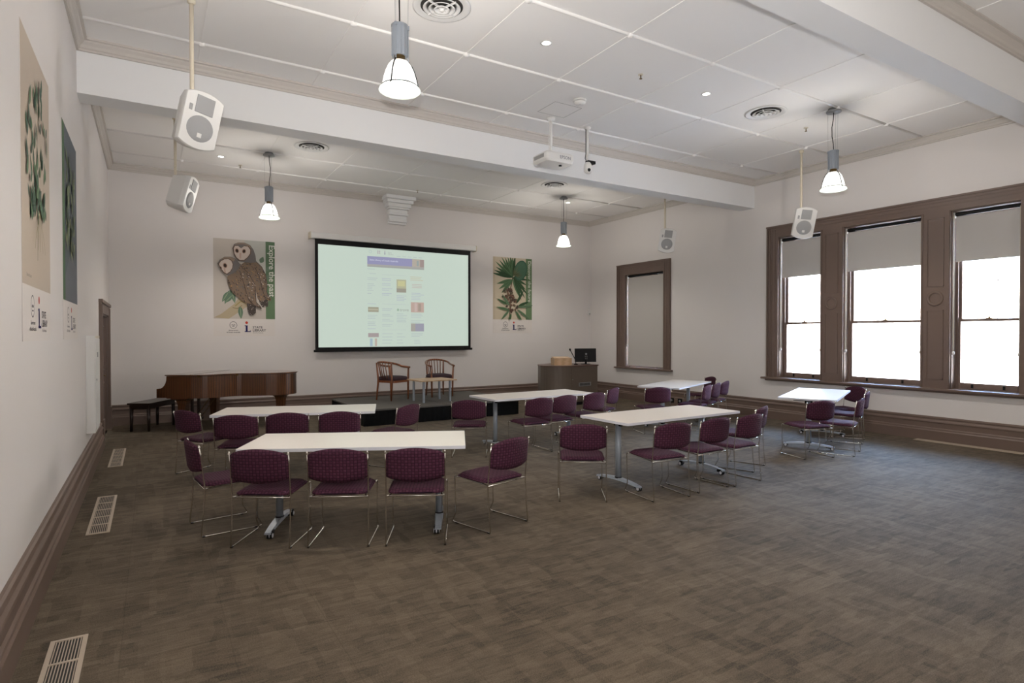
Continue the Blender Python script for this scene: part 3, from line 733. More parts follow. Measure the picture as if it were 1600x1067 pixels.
R(px0+.01, 2.255, px0+.25, 2.145, (.38, .37, .28)); R(px0+.02, 2.215, px0+.24, 2.185, (.52, .50, .38)); lines(px0, 2.08, 3, .25); lines(px0, 1.93, 3, .24)
for v_ in (2.23, 2.10, 1.99, 1.88): lines(px0+.33, v_, 2, .28)
pj.text('trove', .10, px0+.74, 2.175, (.42, .48, .42), bold=.001); pj.ell(px0+.70, 2.205, .025, .03, (.36, .50, .38), 0, 10); lines(px0+.67, 2.12, 6, .26)
lines(px0, 1.78, 1, .26, c=tb); R(px0+.33, 1.755, px1-.45, 1.75, tx); R(px0+.01, 1.68, px0+.25, 1.59, (.42, .36, .36)); R(px0+.05, 1.56, px0+.11, 1.39, (.40, .52, .60)); R(px0+.16, 1.56, px0+.21, 1.39, (.54, .46, .40))
for v_ in (1.67, 1.60, 1.53, 1.46): lines(px0+.33, v_, 1, .28); lines(px0+.67, v_, 1, .2)
put('projected_image', pj.mb, pj.mats, sc, loc=(0, -.003, 0), rot=(pi/2, 0, 0))

# ------------------------------------------------------------------ pendants, downlights, ceiling fittings
def pendant():
    t = thing('pendant_lamp', '', 'lamp', (0, 0, ZC), 0, 'industrial pendant lamps')
    put('ceiling_rose', MB().lathe([(.0001, -.002), (.07, -.002), (.075, -.03), (.095, -.035), (.095, -.055), (.0001, -.056)], n=20), 'steel', t)
    put('cable', MB().tube([(0, 0, -.05), (.006, 0, -.15), (.022, 0, -.25), (.02, 0, -.38), (.004, 0, -.48), (0, 0, -.585)], .0055, 8), 'black', t)
    sw = MB()
    for a in (.5, .5+2*pi/3, .5+4*pi/3): sw.tube([(.075*cos(a), .075*sin(a), -.05), (.066*cos(a), .066*sin(a), -.59)], .0012, 4)
    put('suspension_wire', sw, 'steel', t)
    prof = [(.0001, -.575), (.05, -.575), (.062, -.582)]
    can = MB(); n = 24; vs = []
    rr = [(.060 if i % 2 else .066) for i in range(n)]
    can.prism([(rr[i]*cos(2*pi*i/n), rr[i]*sin(2*pi*i/n)) for i in range(n)], -.83, -.585)
    can.lathe([(.0001, -.572), (.05, -.572), (.068, -.58), (.068, -.595)], n=20)
    for k in range(3):
        a = .5+2*pi*k/3; can.box(.062, .078, -.009, .009, -.61, -.58, M4=Matrix.Rotation(a, 4, 'Z')); can.box(.066, .072, -.004, .004, -.90, -.59, M4=Matrix.Rotation(a, 4, 'Z'))
    put('ballast_can', can, 'alu', t)
    put('collar', MB().lathe([(.045, -.83), (.045, -.885), (.058, -.885), (.058, -.87)], n=16), 'brass', t)
    bell = [(.05, -.868), (.07, -.878), (.092, -.905), (.113, -.95), (.128, -1.0), (.139, -1.05), (.146, -1.085)]
    put('bell_shade', MB().lathe(bell + [(r-.004, z) for r, z in bell[::-1]], n=28), 'shade', t)
    put('rim', MB().lathe([(.143, -1.082), (.162, -1.095), (.168, -1.108), (.160, -1.115), (.142, -1.10)], n=28), 'lamprim', t)
    br = MB()
    for k in range(3):
        a = .5+2*pi*k/3; br.tube([((r+.006)*cos(a), (r+.006)*sin(a), z) for r, z in [(.066, -.87)]+bell[1:]+[(.16, -1.098)]], .0058, 5)
    br.lathe([(.148, -1.074), (.153, -1.078), (.151, -1.084), (.146, -1.08)], n=28, closed=True)
    put('bell_strap', br, 'black', t)
    put('bulb', MB().lathe([(.0001, -.88), (.03, -.885), (.042, -.93), (.04, -.98), (.02, -1.01), (.0001, -1.012)], n=14), 'bulb', t)
    return t
lp = pendant()
lamps = [((2.383, 10.80), 'lit pendant lamp hanging above the piano side of the screen wall'),
         ((8.58, 10.80), 'lit pendant lamp hanging near the lectern and banksia poster'),
         ((2.389, 4.62), 'lit pendant lamp over the front white table, the largest in view'),
         ((8.66, 4.68), 'lit pendant lamp hanging in front of the three right windows'),
         ((2.383, -.39), 'lit pendant lamp behind the photographer on the left'), ((8.648, -.39), 'lit pendant lamp behind the photographer on the right')]
for i, ((x, y), lab) in enumerate(lamps):
    if i == 0: lp.location = (x, y, ZC); lp['label'] = lab; lp.rotation_euler.z = .3
    else: dup(lp, (x, y, ZC), .3+i*.5, lab)
    light('pendant_light', 'SPOT', (x, y, ZC-1.06), PEND*.3, (1, .93, .83), shadow_soft_size=.09, spot_size=radians(150), spot_blend=.6)
    light('pendant_glow', 'POINT', (x, y, ZC-1.055), PEND*.78, (1, .94, .86), shadow_soft_size=.035)
def downlight(x, y, lab):
    t = thing('downlight', lab, 'downlight', (x, y, ZC), 0, 'recessed ceiling downlights')
    put('trim_ring', MB().lathe([(.045, -.001), (.062, -.001), (.064, -.006), (.046, -.008)], n=20, closed=True), 'white', t)
    put('lens', MB().cyl((0, 0, 0), .0455, -.006, -.001, 20), 'down', t)
    light('downlight_beam', 'SPOT', (x, y, ZC-.02), DOWN*3, (1, .93, .84), shadow_soft_size=.04, spot_size=radians(80), spot_blend=.6)
downlight(4.244, 5.21, 'small lit downlight in the ceiling right of the largest pendant lamp')
downlight(6.76, 5.24, 'small lit downlight in the ceiling left of the round air diffuser near the right')
downlight(1.706, 11.45, 'small lit downlight on the far ceiling left, beside the hanging speaker')
downlight(9.015, 11.22, 'small lit downlight on the far ceiling right, beside the far pendant lamp')
def diffuser(x, y, lab):
    t = thing('air_diffuser', lab, 'vent', (x, y, ZC), 0, 'round ceiling air diffusers')
    put('outer_ring', MB().lathe([(.27, -.0012), (.275, -.010), (.255, -.016), (.225, -.005), (.20, -.0026)], n=36), 'diff', t)
    put('throat', MB().cyl((0, 0, 0), .205, -.0025, -.0012, 32), 'ventdark', t)
    for r, z in ((.178, -.022), (.128, -.03), (.078, -.038)):
        put('cone_ring', MB().lathe([(r, z), (r-.012, z-.002), (r-.05, min(z+.03, -.004)), (r-.045, min(z+.033, -.004))], n=30, closed=True), 'diff', t)
    sp_ = MB()
    for k in range(4): sp_.box(.0, .175, -.004, .004, -.03, -.012, M4=Matrix.Rotation(k*pi/2+.4, 4, 'Z'))
    put('spoke', sp_, 'diff', t); put('hub', MB().lathe([(.0001, -.05), (.018, -.048), (.03, -.03), (.01, -.012)], n=14), 'diff', t)
diffuser(3.008, 5.15, 'round white ceiling air diffuser beside the largest pendant lamp at the top')
diffuser(7.984, 5.25, 'round white ceiling air diffuser between beam and right pendant lamp')
diffuser(2.927, 10.08, 'round ceiling air diffuser in the far bay on the left')
diffuser(7.782, 10.04, 'round ceiling air diffuser in the far bay, above the far right pendant')
t = thing('smoke_detector', 'white round smoke detector on the ceiling above the projector', 'detector', (5.491, 6.24, ZC))
put('base', MB().lathe([(.0001, -.001), (.085, -.001), (.088, -.02), (.07, -.024)], n=24), 'white', t)
put('head', MB().lathe([(.06, -.022), (.078, -.035), (.075, -.05), (.05, -.07), (.0001, -.074)], n=24), 'white', t); put('indicator', MB().cyl((-.02, -.03, 0), .005, -.074, -.066, 8), 'black', t)
def sprinkler(x, y, lab):
    t = thing('sprinkler_head', lab, 'sprinkler', (x, y, ZC), 0, 'ceiling sprinkler heads')
    put('escutcheon', MB().lathe([(.0001, 0), (.032, -.002), (.03, -.008), (.01, -.01)], n=14), 'cream', t)
    put('nozzle', MB().cyl((0, 0, 0), .007, -.05, -.008, 8).cyl((0, 0, 0), .018, -.054, -.05, 12), 'brass', t)
sprinkler(5.643, 5.26, 'small brass sprinkler head between the two near downlights'); sprinkler(9.05, 5.33, 'small brass sprinkler head left of the right pendant lamp')
sprinkler(2.06, 11.85, 'small sprinkler head on the far ceiling above the owl poster'); sprinkler(5.55, 11.95, 'small sprinkler head on the far ceiling beside the plaster corbel')
hx = MB()
for q in ((5.25, 5.70, 6.46, 6.464), (5.25, 5.70, 6.876, 6.88), (5.25, 5.254, 6.46, 6.88), (5.696, 5.70, 6.46, 6.88)): hx.box(q[0], q[1], q[2], q[3], ZC-.002, ZC+.001)
struct('trim_12', hx, 'gap')

# hanging loudspeakers
def speaker(x, y, zc, yaw, tilt, px, py, lab, roll=.13):
    t = thing('hanging_speaker', lab, 'speaker', (x, y, zc), 0, 'white loudspeakers hanging from the ceiling')
    h, w = .245, .165
    def body(sc_, y0, y1, hh):
        n = 7; pts = []
        for i in range(n+1):
            u = -1+2*i/n; pts.append((w*sc_*u, hh+.045*(1-u*u)))
        low = [(-p[0], -p[1]) for p in pts]
        return pts[::-1] + low[::-1]
    R_ = Matrix.Rotation(yaw, 4, 'Z') @ Matrix.Rotation(tilt, 4, 'X') @ Matrix.Rotation(roll, 4, 'Y')
    def sh(mb): return mb
    front = body(1, 0, 0, h-.03); back = body(.72, 0, 0, h-.06)
    mb = MB(); n = len(front)
    # outline lies in local xz; front faces -y
    rings = [([(a, -.10, b) for a, b in front]), ([(a*.97, -.115, b*.97) for a, b in front]), ([(a*1.0, -.05, b*1.0) for a, b in front]), ([(a, .14, b) for a, b in back])]
    order = [rings[1], rings[0], rings[2], rings[3]]
    vs = [p for r in order for p in r]; fs = []
    for k in range(3):
        for i in range(n): j = (i+1) % n; fs.append((k*n+i, k*n+j, (k+1)*n+j, (k+1)*n+i))
    fs += [tuple(range(n))[::-1], tuple(3*n+i for i in range(n))]
    mb.add(vs, fs); e = R_.to_euler()
    c = put('cabinet', mb, 'white', t, rot=e)
    put('woofer_grille', MB().lathe([(.0001, -.124), (.07, -.1235), (.112, -.119), (.118, -.114)], (0, 0, -.075), 26, axis='y'), 'greyplastic', c)
    put('horn_grille', MB().box(-.075, .085, -.122, -.112, .06, .215), 'greyplastic', c, bevel=.006)
    put('port_slot', MB().box(-.125, -.095, -.119, -.113, .06, .115), 'greyplastic', c, bevel=.004)
    put('badge', MB().box(-.02, .02, -.128, -.122, -.155, -.115), 'white', c, bevel=.003)
    # bracket and drop tube
    top = R_ @ Vector((0, .12, .02)); q = Vector((px-x, py-y, ZC-zc))
    put('bracket', MB().box(-.03, .03, .12, .17, -.07, .07), 'cream', c, bevel=.006)
    b = R_ @ Vector((0, .165, -.03))
    put('drop_tube', MB().tube([q, (q.x, q.y, b.z+.1), (b.x, b.y, b.z+.02)] if abs(q.x-b.x)+abs(q.y-b.y) > .02 else [q, (q.x, q.y, b.z)], .019, 10), 'creamtube', t)
    put('ceiling_plate', MB().lathe([(.0001, 0), (.035, 0), (.035, -.03), (.02, -.04)], (q.x, q.y, q.z), 12), 'creamtube', t)
    return t
SP = [(1.01, 6.16, 3.60, .35, .18, .985, 6.25, 'white loudspeaker hanging nearest the camera at upper left, grille facing the room'),
      (1.05, 9.68, 3.665, 1.15, .22, .96, 9.74, 'white loudspeaker hanging in the far left bay seen from its side'),
      (10.0, 5.98, 3.515, -.75, .2, 10.03, 6.03, 'white loudspeaker hanging in front of the right windows'),
      (10.07, 9.12, 3.645, -.70, .12, 10.12, 9.22, 'white loudspeaker hanging above the small window with the lowered blind')]
for s_ in SP: speaker(*s_)

# projector and dome camera
t = thing('projector', 'white ceiling projector marked EPSON on a white drop pole', 'projector', (5.55, 6.93, 4.14))
bm = MB(); pts = rounded(-.24, .24, -.19, .19, .05); n = len(pts)
rings = [(.93, -.085), (1.0, -.055), (1.0, .03), (.9, .055)]
vs = [(x*s_, y*s_, z) for s_, z in rings for x, y in pts]; fs = [(k*n+i, k*n+(i+1) % n, (k+1)*n+(i+1) % n, (k+1)*n+i) for k in range(3) for i in range(n)] + [tuple(range(n))[::-1], tuple(3*n+i for i in range(n))]
bm.add(vs, fs); put('body', bm, 'white', t)
put('lens', MB().lathe([(.0001, .205), (.035, .205), (.045, .19), (.045, .17)], (.10, 0, -.01), 16, axis='y'), 'black', t)
put('lens_dial', MB().box(.05, .13, .03, .1, .05, .068), 'black', t, bevel=.006)
put('foot', MB().cyl((.09, -.05, 0), .022, -.10, -.083, 12), 'black', t)
put('side_vent', MB().box(-.243, -.238, -.12, .12, -.03, .02), 'greyplastic', t)
a = Art(); a.text('EPSON', .062, 0, 0, (.22, .22, .24), bold=.001); put('lettering', a.mb, a.mats, t, loc=(-.02, -.1915, -.035), rot=(pi/2, 0, 0))
put('drop_pole', MB().tube([(0, .05, .05), (0, .05, ZC-4.14)], .020, 12), 'white', t)
put('ceiling_plate', MB().lathe([(.0001, 0), (.06, 0), (.055, -.03), (.02, -.045)], (0, .05, ZC-4.14), 16), 'white', t)
put('cable', MB().tube([(-.035, .05, ZC-4.14)]+[(-.034-.004*(k % 2), .05, .55-.025*k) for k in range(20)], .005, 6), 'white', t)
t = thing('ceiling_camera', 'small white camera with black lens on a white pole beside the projector', 'camera', (6.235, 6.98, 4.14))
put('drop_pole', MB().tube([(0, .03, .10), (0, .03, ZC-4.14)], .022, 12), 'white', t)
put('ceiling_plate', MB().lathe([(.0001, 0), (.05, 0), (.045, -.03), (.02, -.04)], (0, .03, ZC-4.14), 16), 'white', t)
put('bracket', MB().box(-.02, .12, -.02, .06, .055, .10), 'black', t, bevel=.005)
hd = put('camera_head', MB().lathe([(.0001, .075), (.035, .07), (.055, .04), (.062, -.02), (.055, -.065), (.03, -.09), (.0001, -.10)], (-.01, .01, 0), 18), 'white', t)
put('lens', MB().lathe([(.0001, -.062), (.02, -.06), (.026, -.045)], (-.03, .0, -.055), 14, axis='y'), 'black', hd)
put('cable', MB().tube([(-.03, .03, ZC-4.14), (-.032, .03, .2), (-.045, .03, .13), (-.03, .02, .09), (.01, 0, .085)], .005, 6), 'black', t)
t = thing('wall_sensor', 'small white motion sensor on the wall near the far right corner', 'sensor', (11.0, YB-.02, 2.24))
put('body', MB().box(-.035, .035, -.03, .02, -.06, .06), 'white', t, bevel=.01); put('lens_window', MB().box(-.022, .022, -.034, -.029, -.05, -.005), 'greyplastic', t, bevel=.003)
t = thing('power_outlet', 'pair of black power sockets low on the right skirting behind a chair', 'outlet', (W-.062, 9.69, .12))
for y in (.135, -.115):
    o = put('socket_plate', MB().box(-.012, .0, y-.065, y+.065, -.055, .055), 'black', t, bevel=.004)
    put('socket_face', MB().cyl((-.014, y, 0), .028, 0, .003, 14, axis='x'), 'steel', o)

# ------------------------------------------------------------------ stage
sx0, sx1, sy0, sy1, sh = 3.88, 7.15, 10.40, 12.62, .30
t = thing('stage_platform', 'low carpeted stage platform with black skirt below the projection screen', 'stage', (0, 0, 0))
put('deck', MB().box(sx0, sx1, sy0, sy1, sh-.03, sh), 'stage', t, bevel=.004)
sk = MB(); pts = []
N = 110
for i in range(N+1): pts.append((sx0+.01+(sx1-sx0-.02)*i/N, sy0+.012+.006*sin(i*1.9)))
sk.add([(x, y, z) for x, y in pts for z in (0.001, sh-.03)], [(2*i, 2*i+2, 2*i+3, 2*i+1) for i in range(N)], 0, True)
for x in (sx0+.012, sx1-.012): sk.box(x-.004, x+.004, sy0+.012, sy1-.01, .001, sh-.03)
put('skirt', sk, 'blackcloth', t)
put('deck_joint', MB().box(5.5, 5.506, sy0+.003, sy1, sh, sh+.0012), 'black', t)

# armchairs and low table on the stage
def armchair(loc, rz, lab):
    t = thing('wooden_armchair', lab, 'armchair', loc, rz, 'wooden armchairs on the stage')
    m = 'armwood'                     # front faces +y
    st = MB(); pts = rounded(-.24, .24, -.20, .26, .07); n = len(pts)
    rg = [(.97, .40), (1.0, .42), (1.0, .445), (.93, .475), (.6, .49)]
    st.add([(x*s_, y*s_, z) for s_, z in rg for x, y in pts], [(k*n+i, k*n+(i+1) % n, (k+1)*n+(i+1) % n, (k+1)*n+i) for k in range(4) for i in range(n)] + [tuple(range(n))[::-1], tuple(4*n+i for i in range(n))], 0, True)
    put('seat', st, mat('dark_purple_seat', (.035, .014, .022), .8), t)
    put('seat_rail', MB().prism(rounded(-.245, .245, -.205, .25, .05), .36, .405), m, t)
    for sx in (-1, 1):
        put('leg', MB().tube([(sx*.235, .235, 0), (sx*.24, .23, .40), (sx*.262, .215, .665)], [.016, .022, .018], 8), m, t)
        put('leg', MB().tube([(sx*.20, -.24, 0), (sx*.185, -.20, .40), (sx*.20, -.235, .765)], [.015, .022, .016], 8), m, t)
    rail = []
    for i in range(17):
        a = pi*i/16; x = .272*cos(a); y = -.02-.265*sin(a); z = .70+.085*sin(a)**.8 if 0 < i < 16 else .70
        rail.append((x, y, z))
    rail = [(.265, .25, .665), (.272, .12, .68)] + rail + [(-.272, .12, .68), (-.265, .25, .665)]
    put('arm_rail', MB().tube(rail, .021, 8), m, t)
    for k in range(7):
        a = pi*(.5+(k-3)*.082); put('spindle', MB().tube([(.215*cos(a)*1.0, .0-.20*sin(a), .40), (.268*cos(a), -.02-.262*sin(a), .765)], .0095, 6), m, t)
    return t
armchair((4.90, 11.77, sh+.004), radians(-62), 'wooden spindle-back armchair turned sideways, left of the low stage table')
armchair((6.02, 11.92, sh+.004), radians(176), 'wooden spindle-back armchair facing the room, behind the low stage table')
t = thing('low_table', 'low pale maple table with silver legs between the stage armchairs', 'table', (5.50, 11.10, sh+.0015), radians(3))
put('tabletop', MB().box(-.40, .40, -.33, .33, .42, .445), 'maple', t, bevel=.004)
for x in (-.29, .29):
    for y in (-.23, .23): put('leg', MB().cyl((x, y, 0), .024, 0, .42, 14), 'alu', t)

# ------------------------------------------------------------------ lectern with things on it
t = thing('lectern', 'curved grey-brown wood-veneer lectern desk with a small grille in the far corner', 'lectern', (0, 0, 0))
def lect_outline(g=0.0):
    p = [(9.81+g, 11.10-g), (10.0+g, 11.85+g), (9.3, 12.3+g), (8.66, 11.95+g), (8.43-g, 11.50)]
    arc = []
    for i in range(9):
        u = i/8; x = 8.43*(1-u)**2+2*8.50*u*(1-u)+8.92*u*u; y = 11.50*(1-u)**2+2*11.08*u*(1-u)+11.00*u*u; arc.append((x-g*.7, y-g*.7))
    return [p[0], p[1], p[2], p[3]] + arc
put('body', MB().prism(lect_outline(), .07, .895), 'podium', t)
put('plinth', MB().prism([(x*.97+9.25*.03, y*.97+11.5*.03) for x, y in lect_outline()], 0, .07), 'black', t)
put('top', MB().prism(lect_outline(.02), .895, .92), 'podiumtop', t)
# doors split on the right-hand front face, grille
dv = Vector((9.81-8.92, 11.10-11.00, 0)).normalized(); ang = math.atan2(dv.y, dv.x)
MT = Matrix.Translation((8.92, 11.00, 0)) @ Matrix.Rotation(ang, 4, 'Z')
dd = put('door', MB().box(.03, .86, -.012, .0, .10, .875, M4=MT), 'podium', t)
put('knob', MB().cyl((.06, -.02, .60), .008, -.01, .01, 8, axis='y', M4=MT), 'steel', dd)
gr = MB().box(.26, .66, -.018, -.012, .43, .52, M4=MT); put('vent_grille', gr, 'steel', dd)
gs = MB()
for k in range(8): gs.box(.295+k*.042, .317+k*.042, -.021, -.018, .445, .505, M4=MT)
put('grille_slot', gs, 'black', dd)
t = thing('computer_monitor', 'black flat monitor seen from behind on the lectern', 'monitor', (9.71, 11.43, .92), radians(-24))
put('panel', MB().box(-.265, .265, -.02, .03, .055, .385), 'black', t, rot=(radians(-4), 0, 0), bevel=.008)
put('stand_neck', MB().tube([(0, -.03, .01), (0, -.035, .12), (0, -.03, .22)], [.028, .022, .03], 10), 'black', t)
put('stand_foot', MB().lathe([(.0001, 0), (.12, 0), (.115, .012), (.0001, .02)], (0, 0, 0), 24), 'black', t)
mk = MB().cyl((0, -.045, .25), .022, -.01, .0, 12, axis='y').box(-.028, .028, -.05, -.04, .17, .19).box(-.025, .025, -.052, -.042, .125, .145); put('maker_mark', mk, 'steel', t)
t = thing('wooden_box', 'light plywood box standing on the lectern left of the microphone', 'box', (8.98, 11.42, .92), radians(-14))
put('front_panel', MB().box(-.22, .22, -.10, -.088, 0, .17), 'maple', t)
put('side_panel', MB().box(-.22, -.208, -.088, .14, 0, .17), 'maple', t); put('side_panel', MB().box(.208, .22, -.088, .14, 0, .17), 'maple', t)
put('sloped_lid', MB().box(-.205, .205, -.085, .14, .0, .012), 'maple', t, loc=(.0, .0, .165), rot=(radians(8), 0, 0))
t = thing('microphone', 'black gooseneck microphone leaning left on the lectern', 'microphone', (9.36, 11.36, .92))
put('base', MB().lathe([(.0001, 0), (.05, 0), (.045, .02), (.01, .03)], n=16), 'black', t)
put('gooseneck', MB().tube([(0, 0, .02), (-.01, 0, .10), (-.06, .01, .20), (-.12, .02, .30), (-.15, .03, .355)], .009, 6), 'black', t)
put('capsule', MB().lathe([(.0001, -.03), (.02, -.02), (.025, 0), (.02, .02), (.0001, .03)], (-.155, .03, .365), 10), 'black', t)

# ------------------------------------------------------------------ piano
PO, PA = (.865, 11.62), -.56
t = thing('grand_piano', 'closed walnut grand piano with curved side against the back left corner', 'piano', (PO[0], PO[1], 0), PA)
# local: x from keyboard to tail, y from near (treble) side to spine
def bez(p0, p1, p2, p3, n):
    return [tuple((1-u)**3*a+3*(1-u)**2*u*b+3*(1-u)*u*u*c+u**3*d for a, b, c, d in zip(p0, p1, p2, p3)) for u in [i/n for i in range(n+1)]]
L_, W_ = 1.86, 1.36
out = [(0, 0)] + bez((.42, 0), (.85, .0), (.80, .42), (1.15, .46), 12) + bez((1.20, .46), (1.50, .48), (L_, .62), (L_, .90), 10)[1:] + bez((L_, .90), (L_, 1.15), (1.50, W_), (1.30, W_), 6)[1:] + [(0, W_)]
put('rim', MB().prism(out, .565, .945, smooth=False), 'piano', t)
put('lid', MB().prism([(x+(.02 if x > .1 else -.02), y+(-.02 if y < .7 else .02)) for x, y in out], .95, .968), 'pianolid', t, bevel=.004)
put('lid_seam', MB().box(.40, .406, -.015, W_+.01, .968, .9695), 'black', t)
kb = MB()
for y0, y1 in ((0, .09), (W_-.09, W_)):                      # cheeks with the curved arm
    prof = [(0, .60), (0, .945)] + [(-.13*(1-math.cos(pi/2*u)), .92-.19*math.sin(pi/2*u)) for u in [i/6 for i in range(7)]] + [(-.17, .725), (-.17, .58)]
    n = len(prof); kb.add([(x, y, z) for y in (y0, y1) for x, z in prof], [tuple(range(n)), tuple(range(2*n-1, n-1, -1))] + [(i, n+i, n+(i+1) % n, (i+1) % n) for i in range(n)])
kb.box(-.17, 0, 0, W_, .575, .655)
put('key_bed', kb, 'piano', t)
put('fallboard', MB().box(-.05, -.01, .09, W_-.09, .66, .90), 'piano', t, rot=(0, 0, 0))
put('key_cover', MB().box(-.155, -.05, .09, W_-.09, .655, .72), 'piano', t, bevel=.01)
def pleg(x, y):
    lg = MB()
    def ringz(r, z): return [(x+sx*r, y+sy*r, z) for sx, sy in ((-1, -1), (1, -1), (1, 1), (-1, 1))]
    rs = [(.14, .565), (.14, .545), (.11, .54), (.085, .52), (.07, .48), (.066, .43), (.06, .25), (.052, .12), (.056, .10), (.05, .055)]
    vs = [p for r, z in rs for p in ringz(r, z)]; fs = [(k*4+i, (k+1)*4+i, (k+1)*4+(i+1) % 4, k*4+(i+1) % 4) for k in range(len(rs)-1) for i in range(4)] + [(0, 1, 2, 3), tuple(len(rs)*4-1-i for i in range(4))]
    lg.add(vs, fs); l_ = put('leg', lg, 'piano', t)
    put('caster', MB().cyl((x, y, .03), .03, -.012, .012, 14, axis='y').box(x-.012, x+.012, y-.018, y+.018, .03, .06), 'brass', l_)
pleg(.20, .16); pleg(.20, W_-.16); pleg(L_-.26, .86)
ly = MB(); ly.box(.10, .14, W_/2-.13, W_/2-.09, .12, .60); ly.box(.10, .14, W_/2+.09, W_/2+.13, .12, .60); ly.box(.06, .18, W_/2-.16, W_/2+.16, .10, .15); ly.box(.08, .16, W_/2-.2, W_/2+.2, .56, .60)
pl = put('pedal_lyre', ly, 'darkwood', t)
for k in (-1, 0, 1): put('pedal', MB().tube([(.08, W_/2+k*.08, .09), (-.03, W_/2+k*.08, .06), (-.09, W_/2+k*.075, .05)], [.009, .012, .018], 8), 'brass', pl)
put('lyre_brace', MB().tube([(.16, W_/2-.1, .14), (.50, W_/2-.12, .60)], .006, 6).tube([(.16, W_/2+.1, .14), (.50, W_/2+.12, .60)], .006, 6), 'brass', pl)
for (x, y) in ((.55, .012), (1.02, .41)): put('hinge_pin', MB().box(x-.02, x+.02, y-.025, y-.01, .925, .95), 'brass', t)
t = thing('piano_bench', 'black wooden piano bench at the keyboard end of the grand piano', 'bench', (.67, 12.22, 0), -.55)
put('seat', MB().box(-.19, .19, -.42, .42, .455, .485), 'darkwood', t, bevel=.006)
put('apron', MB().box(-.165, .165, -.39, .39, .385, .455), 'darkwood', t)
for x in (-.145, .145):
    for y in (-.365, .365): put('leg', MB().tube([(x*1.02, y*1.01, 0), (x, y, .40)], [.026, .036], 4), 'darkwood', t)

# ------------------------------------------------------------------ folding flip-top tables
def make_table():
    t = thing('flip_top_table', '', 'table', (0, 0, 0), 0, 'white flip-top tables on castors')
    put('tabletop', MB().prism(rounded(-.905, .905, -.379, .379, .012, 2), .717, .74), 'laminate', t)
    e = MB(); o1 = rounded(-.9075, .9075, -.3815, .3815, .014, 2); o0 = rounded(-.905, .905, -.379, .379, .012, 2); n = len(o1)
    vs = [(x, y, z) for z in (.7145, .7405) for x, y in o1]
    e.add(vs + [(x, y, .7145) for x, y in o0] + [(x, y, .7405) for x, y in o0], [(i, (i+1) % n, n+(i+1) % n, n+i) for i in range(n)] + [(2*n+i, 2*n+(i+1) % n, (i+1) % n, i) for i in range(n)] + [(n+i, n+(i+1) % n, 3*n+(i+1) % n, 3*n+i) for i in range(n)])
    put('edge_strip', e, 'edge', t)
    for sx in (-1, 1):
        x = sx*.68
        put('pivot_bracket', MB().box(x-.035, x+.035, -.20, .20, .685, .716).box(x-.02, x+.02, -.05, .05, .65, .69), 'black', t, bevel=.004)
        put('leg', MB().prism([(x+.026*cos(a)*1.15, .034*sin(a)) for a in [2*pi*i/16 for i in range(16)]], .085, .69, smooth=True), 'alu', t)
        put('leg_collar', MB().prism([(x+.036*cos(a), .042*sin(a)) for a in [2*pi*i/16 for i in range(16)]], .082, .096), 'black', t)
        ft = MB(); N = 12; vs = []
        for i in range(N+1):
            u = -1+2*i/N; y = u*.33; zt = .088-.032*u*u; zb = .062-.022*u*u; w_ = .036-.008*abs(u)
            vs += [(x-w_, y, zb), (x+w_, y, zb), (x+w_*.8, y, zt), (x-w_*.8, y, zt)]
        fs = [(4*i+k, 4*i+(k+1) % 4, 4*i+4+(k+1) % 4, 4*i+4+k) for i in range(N) for k in range(4)] + [(3, 2, 1, 0), tuple(4*N+k for k in range(4))]
        ft.add(vs, fs); f = put('foot', ft, 'alu', t)
        for sy in (-1, 1):
            y = sy*.285; c = MB().cyl((x-sx*.012, y+sy*.02, .026), .026, -.020, -.006, 16, axis='x').cyl((x-sx*.012, y+sy*.02, .026), .026, .006, .020, 16, axis='x').box(x-sx*.012-.022, x-sx*.012+.022, y-.014, y+.03, .03, .062)
            put('caster', c, ['black'], f)
            put('caster_cap', MB().cyl((x-sx*.012, y+sy*.02, .026), .017, -.024, .024, 14, axis='x'), 'edge', f)
    return t
TB = [(2.189, 5.073, -.456, 'white rectangular table nearest the camera with three chairs along its front'),
      (5.679, 4.937, .025, 'white rectangular table right of centre with a single chair at its left end'),
      (5.616, 7.540, .030, 'white rectangular table in the middle, in front of the stage and lectern'),
      (2.178, 7.498, -.342, 'white rectangular table in front of the piano, behind the nearest table'),
      (8.927, 7.774, .413, 'white table farthest back, under the small window with the lowered blind'),
      (9.362, 5.343, .415, 'white table below the large right windows, catching the daylight')]
tb = make_table()
for i, (x, y, a, lab) in enumerate(TB):
    if i == 0: tb.location = (x, y, 0); tb.rotation_euler.z = a; tb['label'] = lab
    else: dup(tb, (x, y, 0), a, lab)

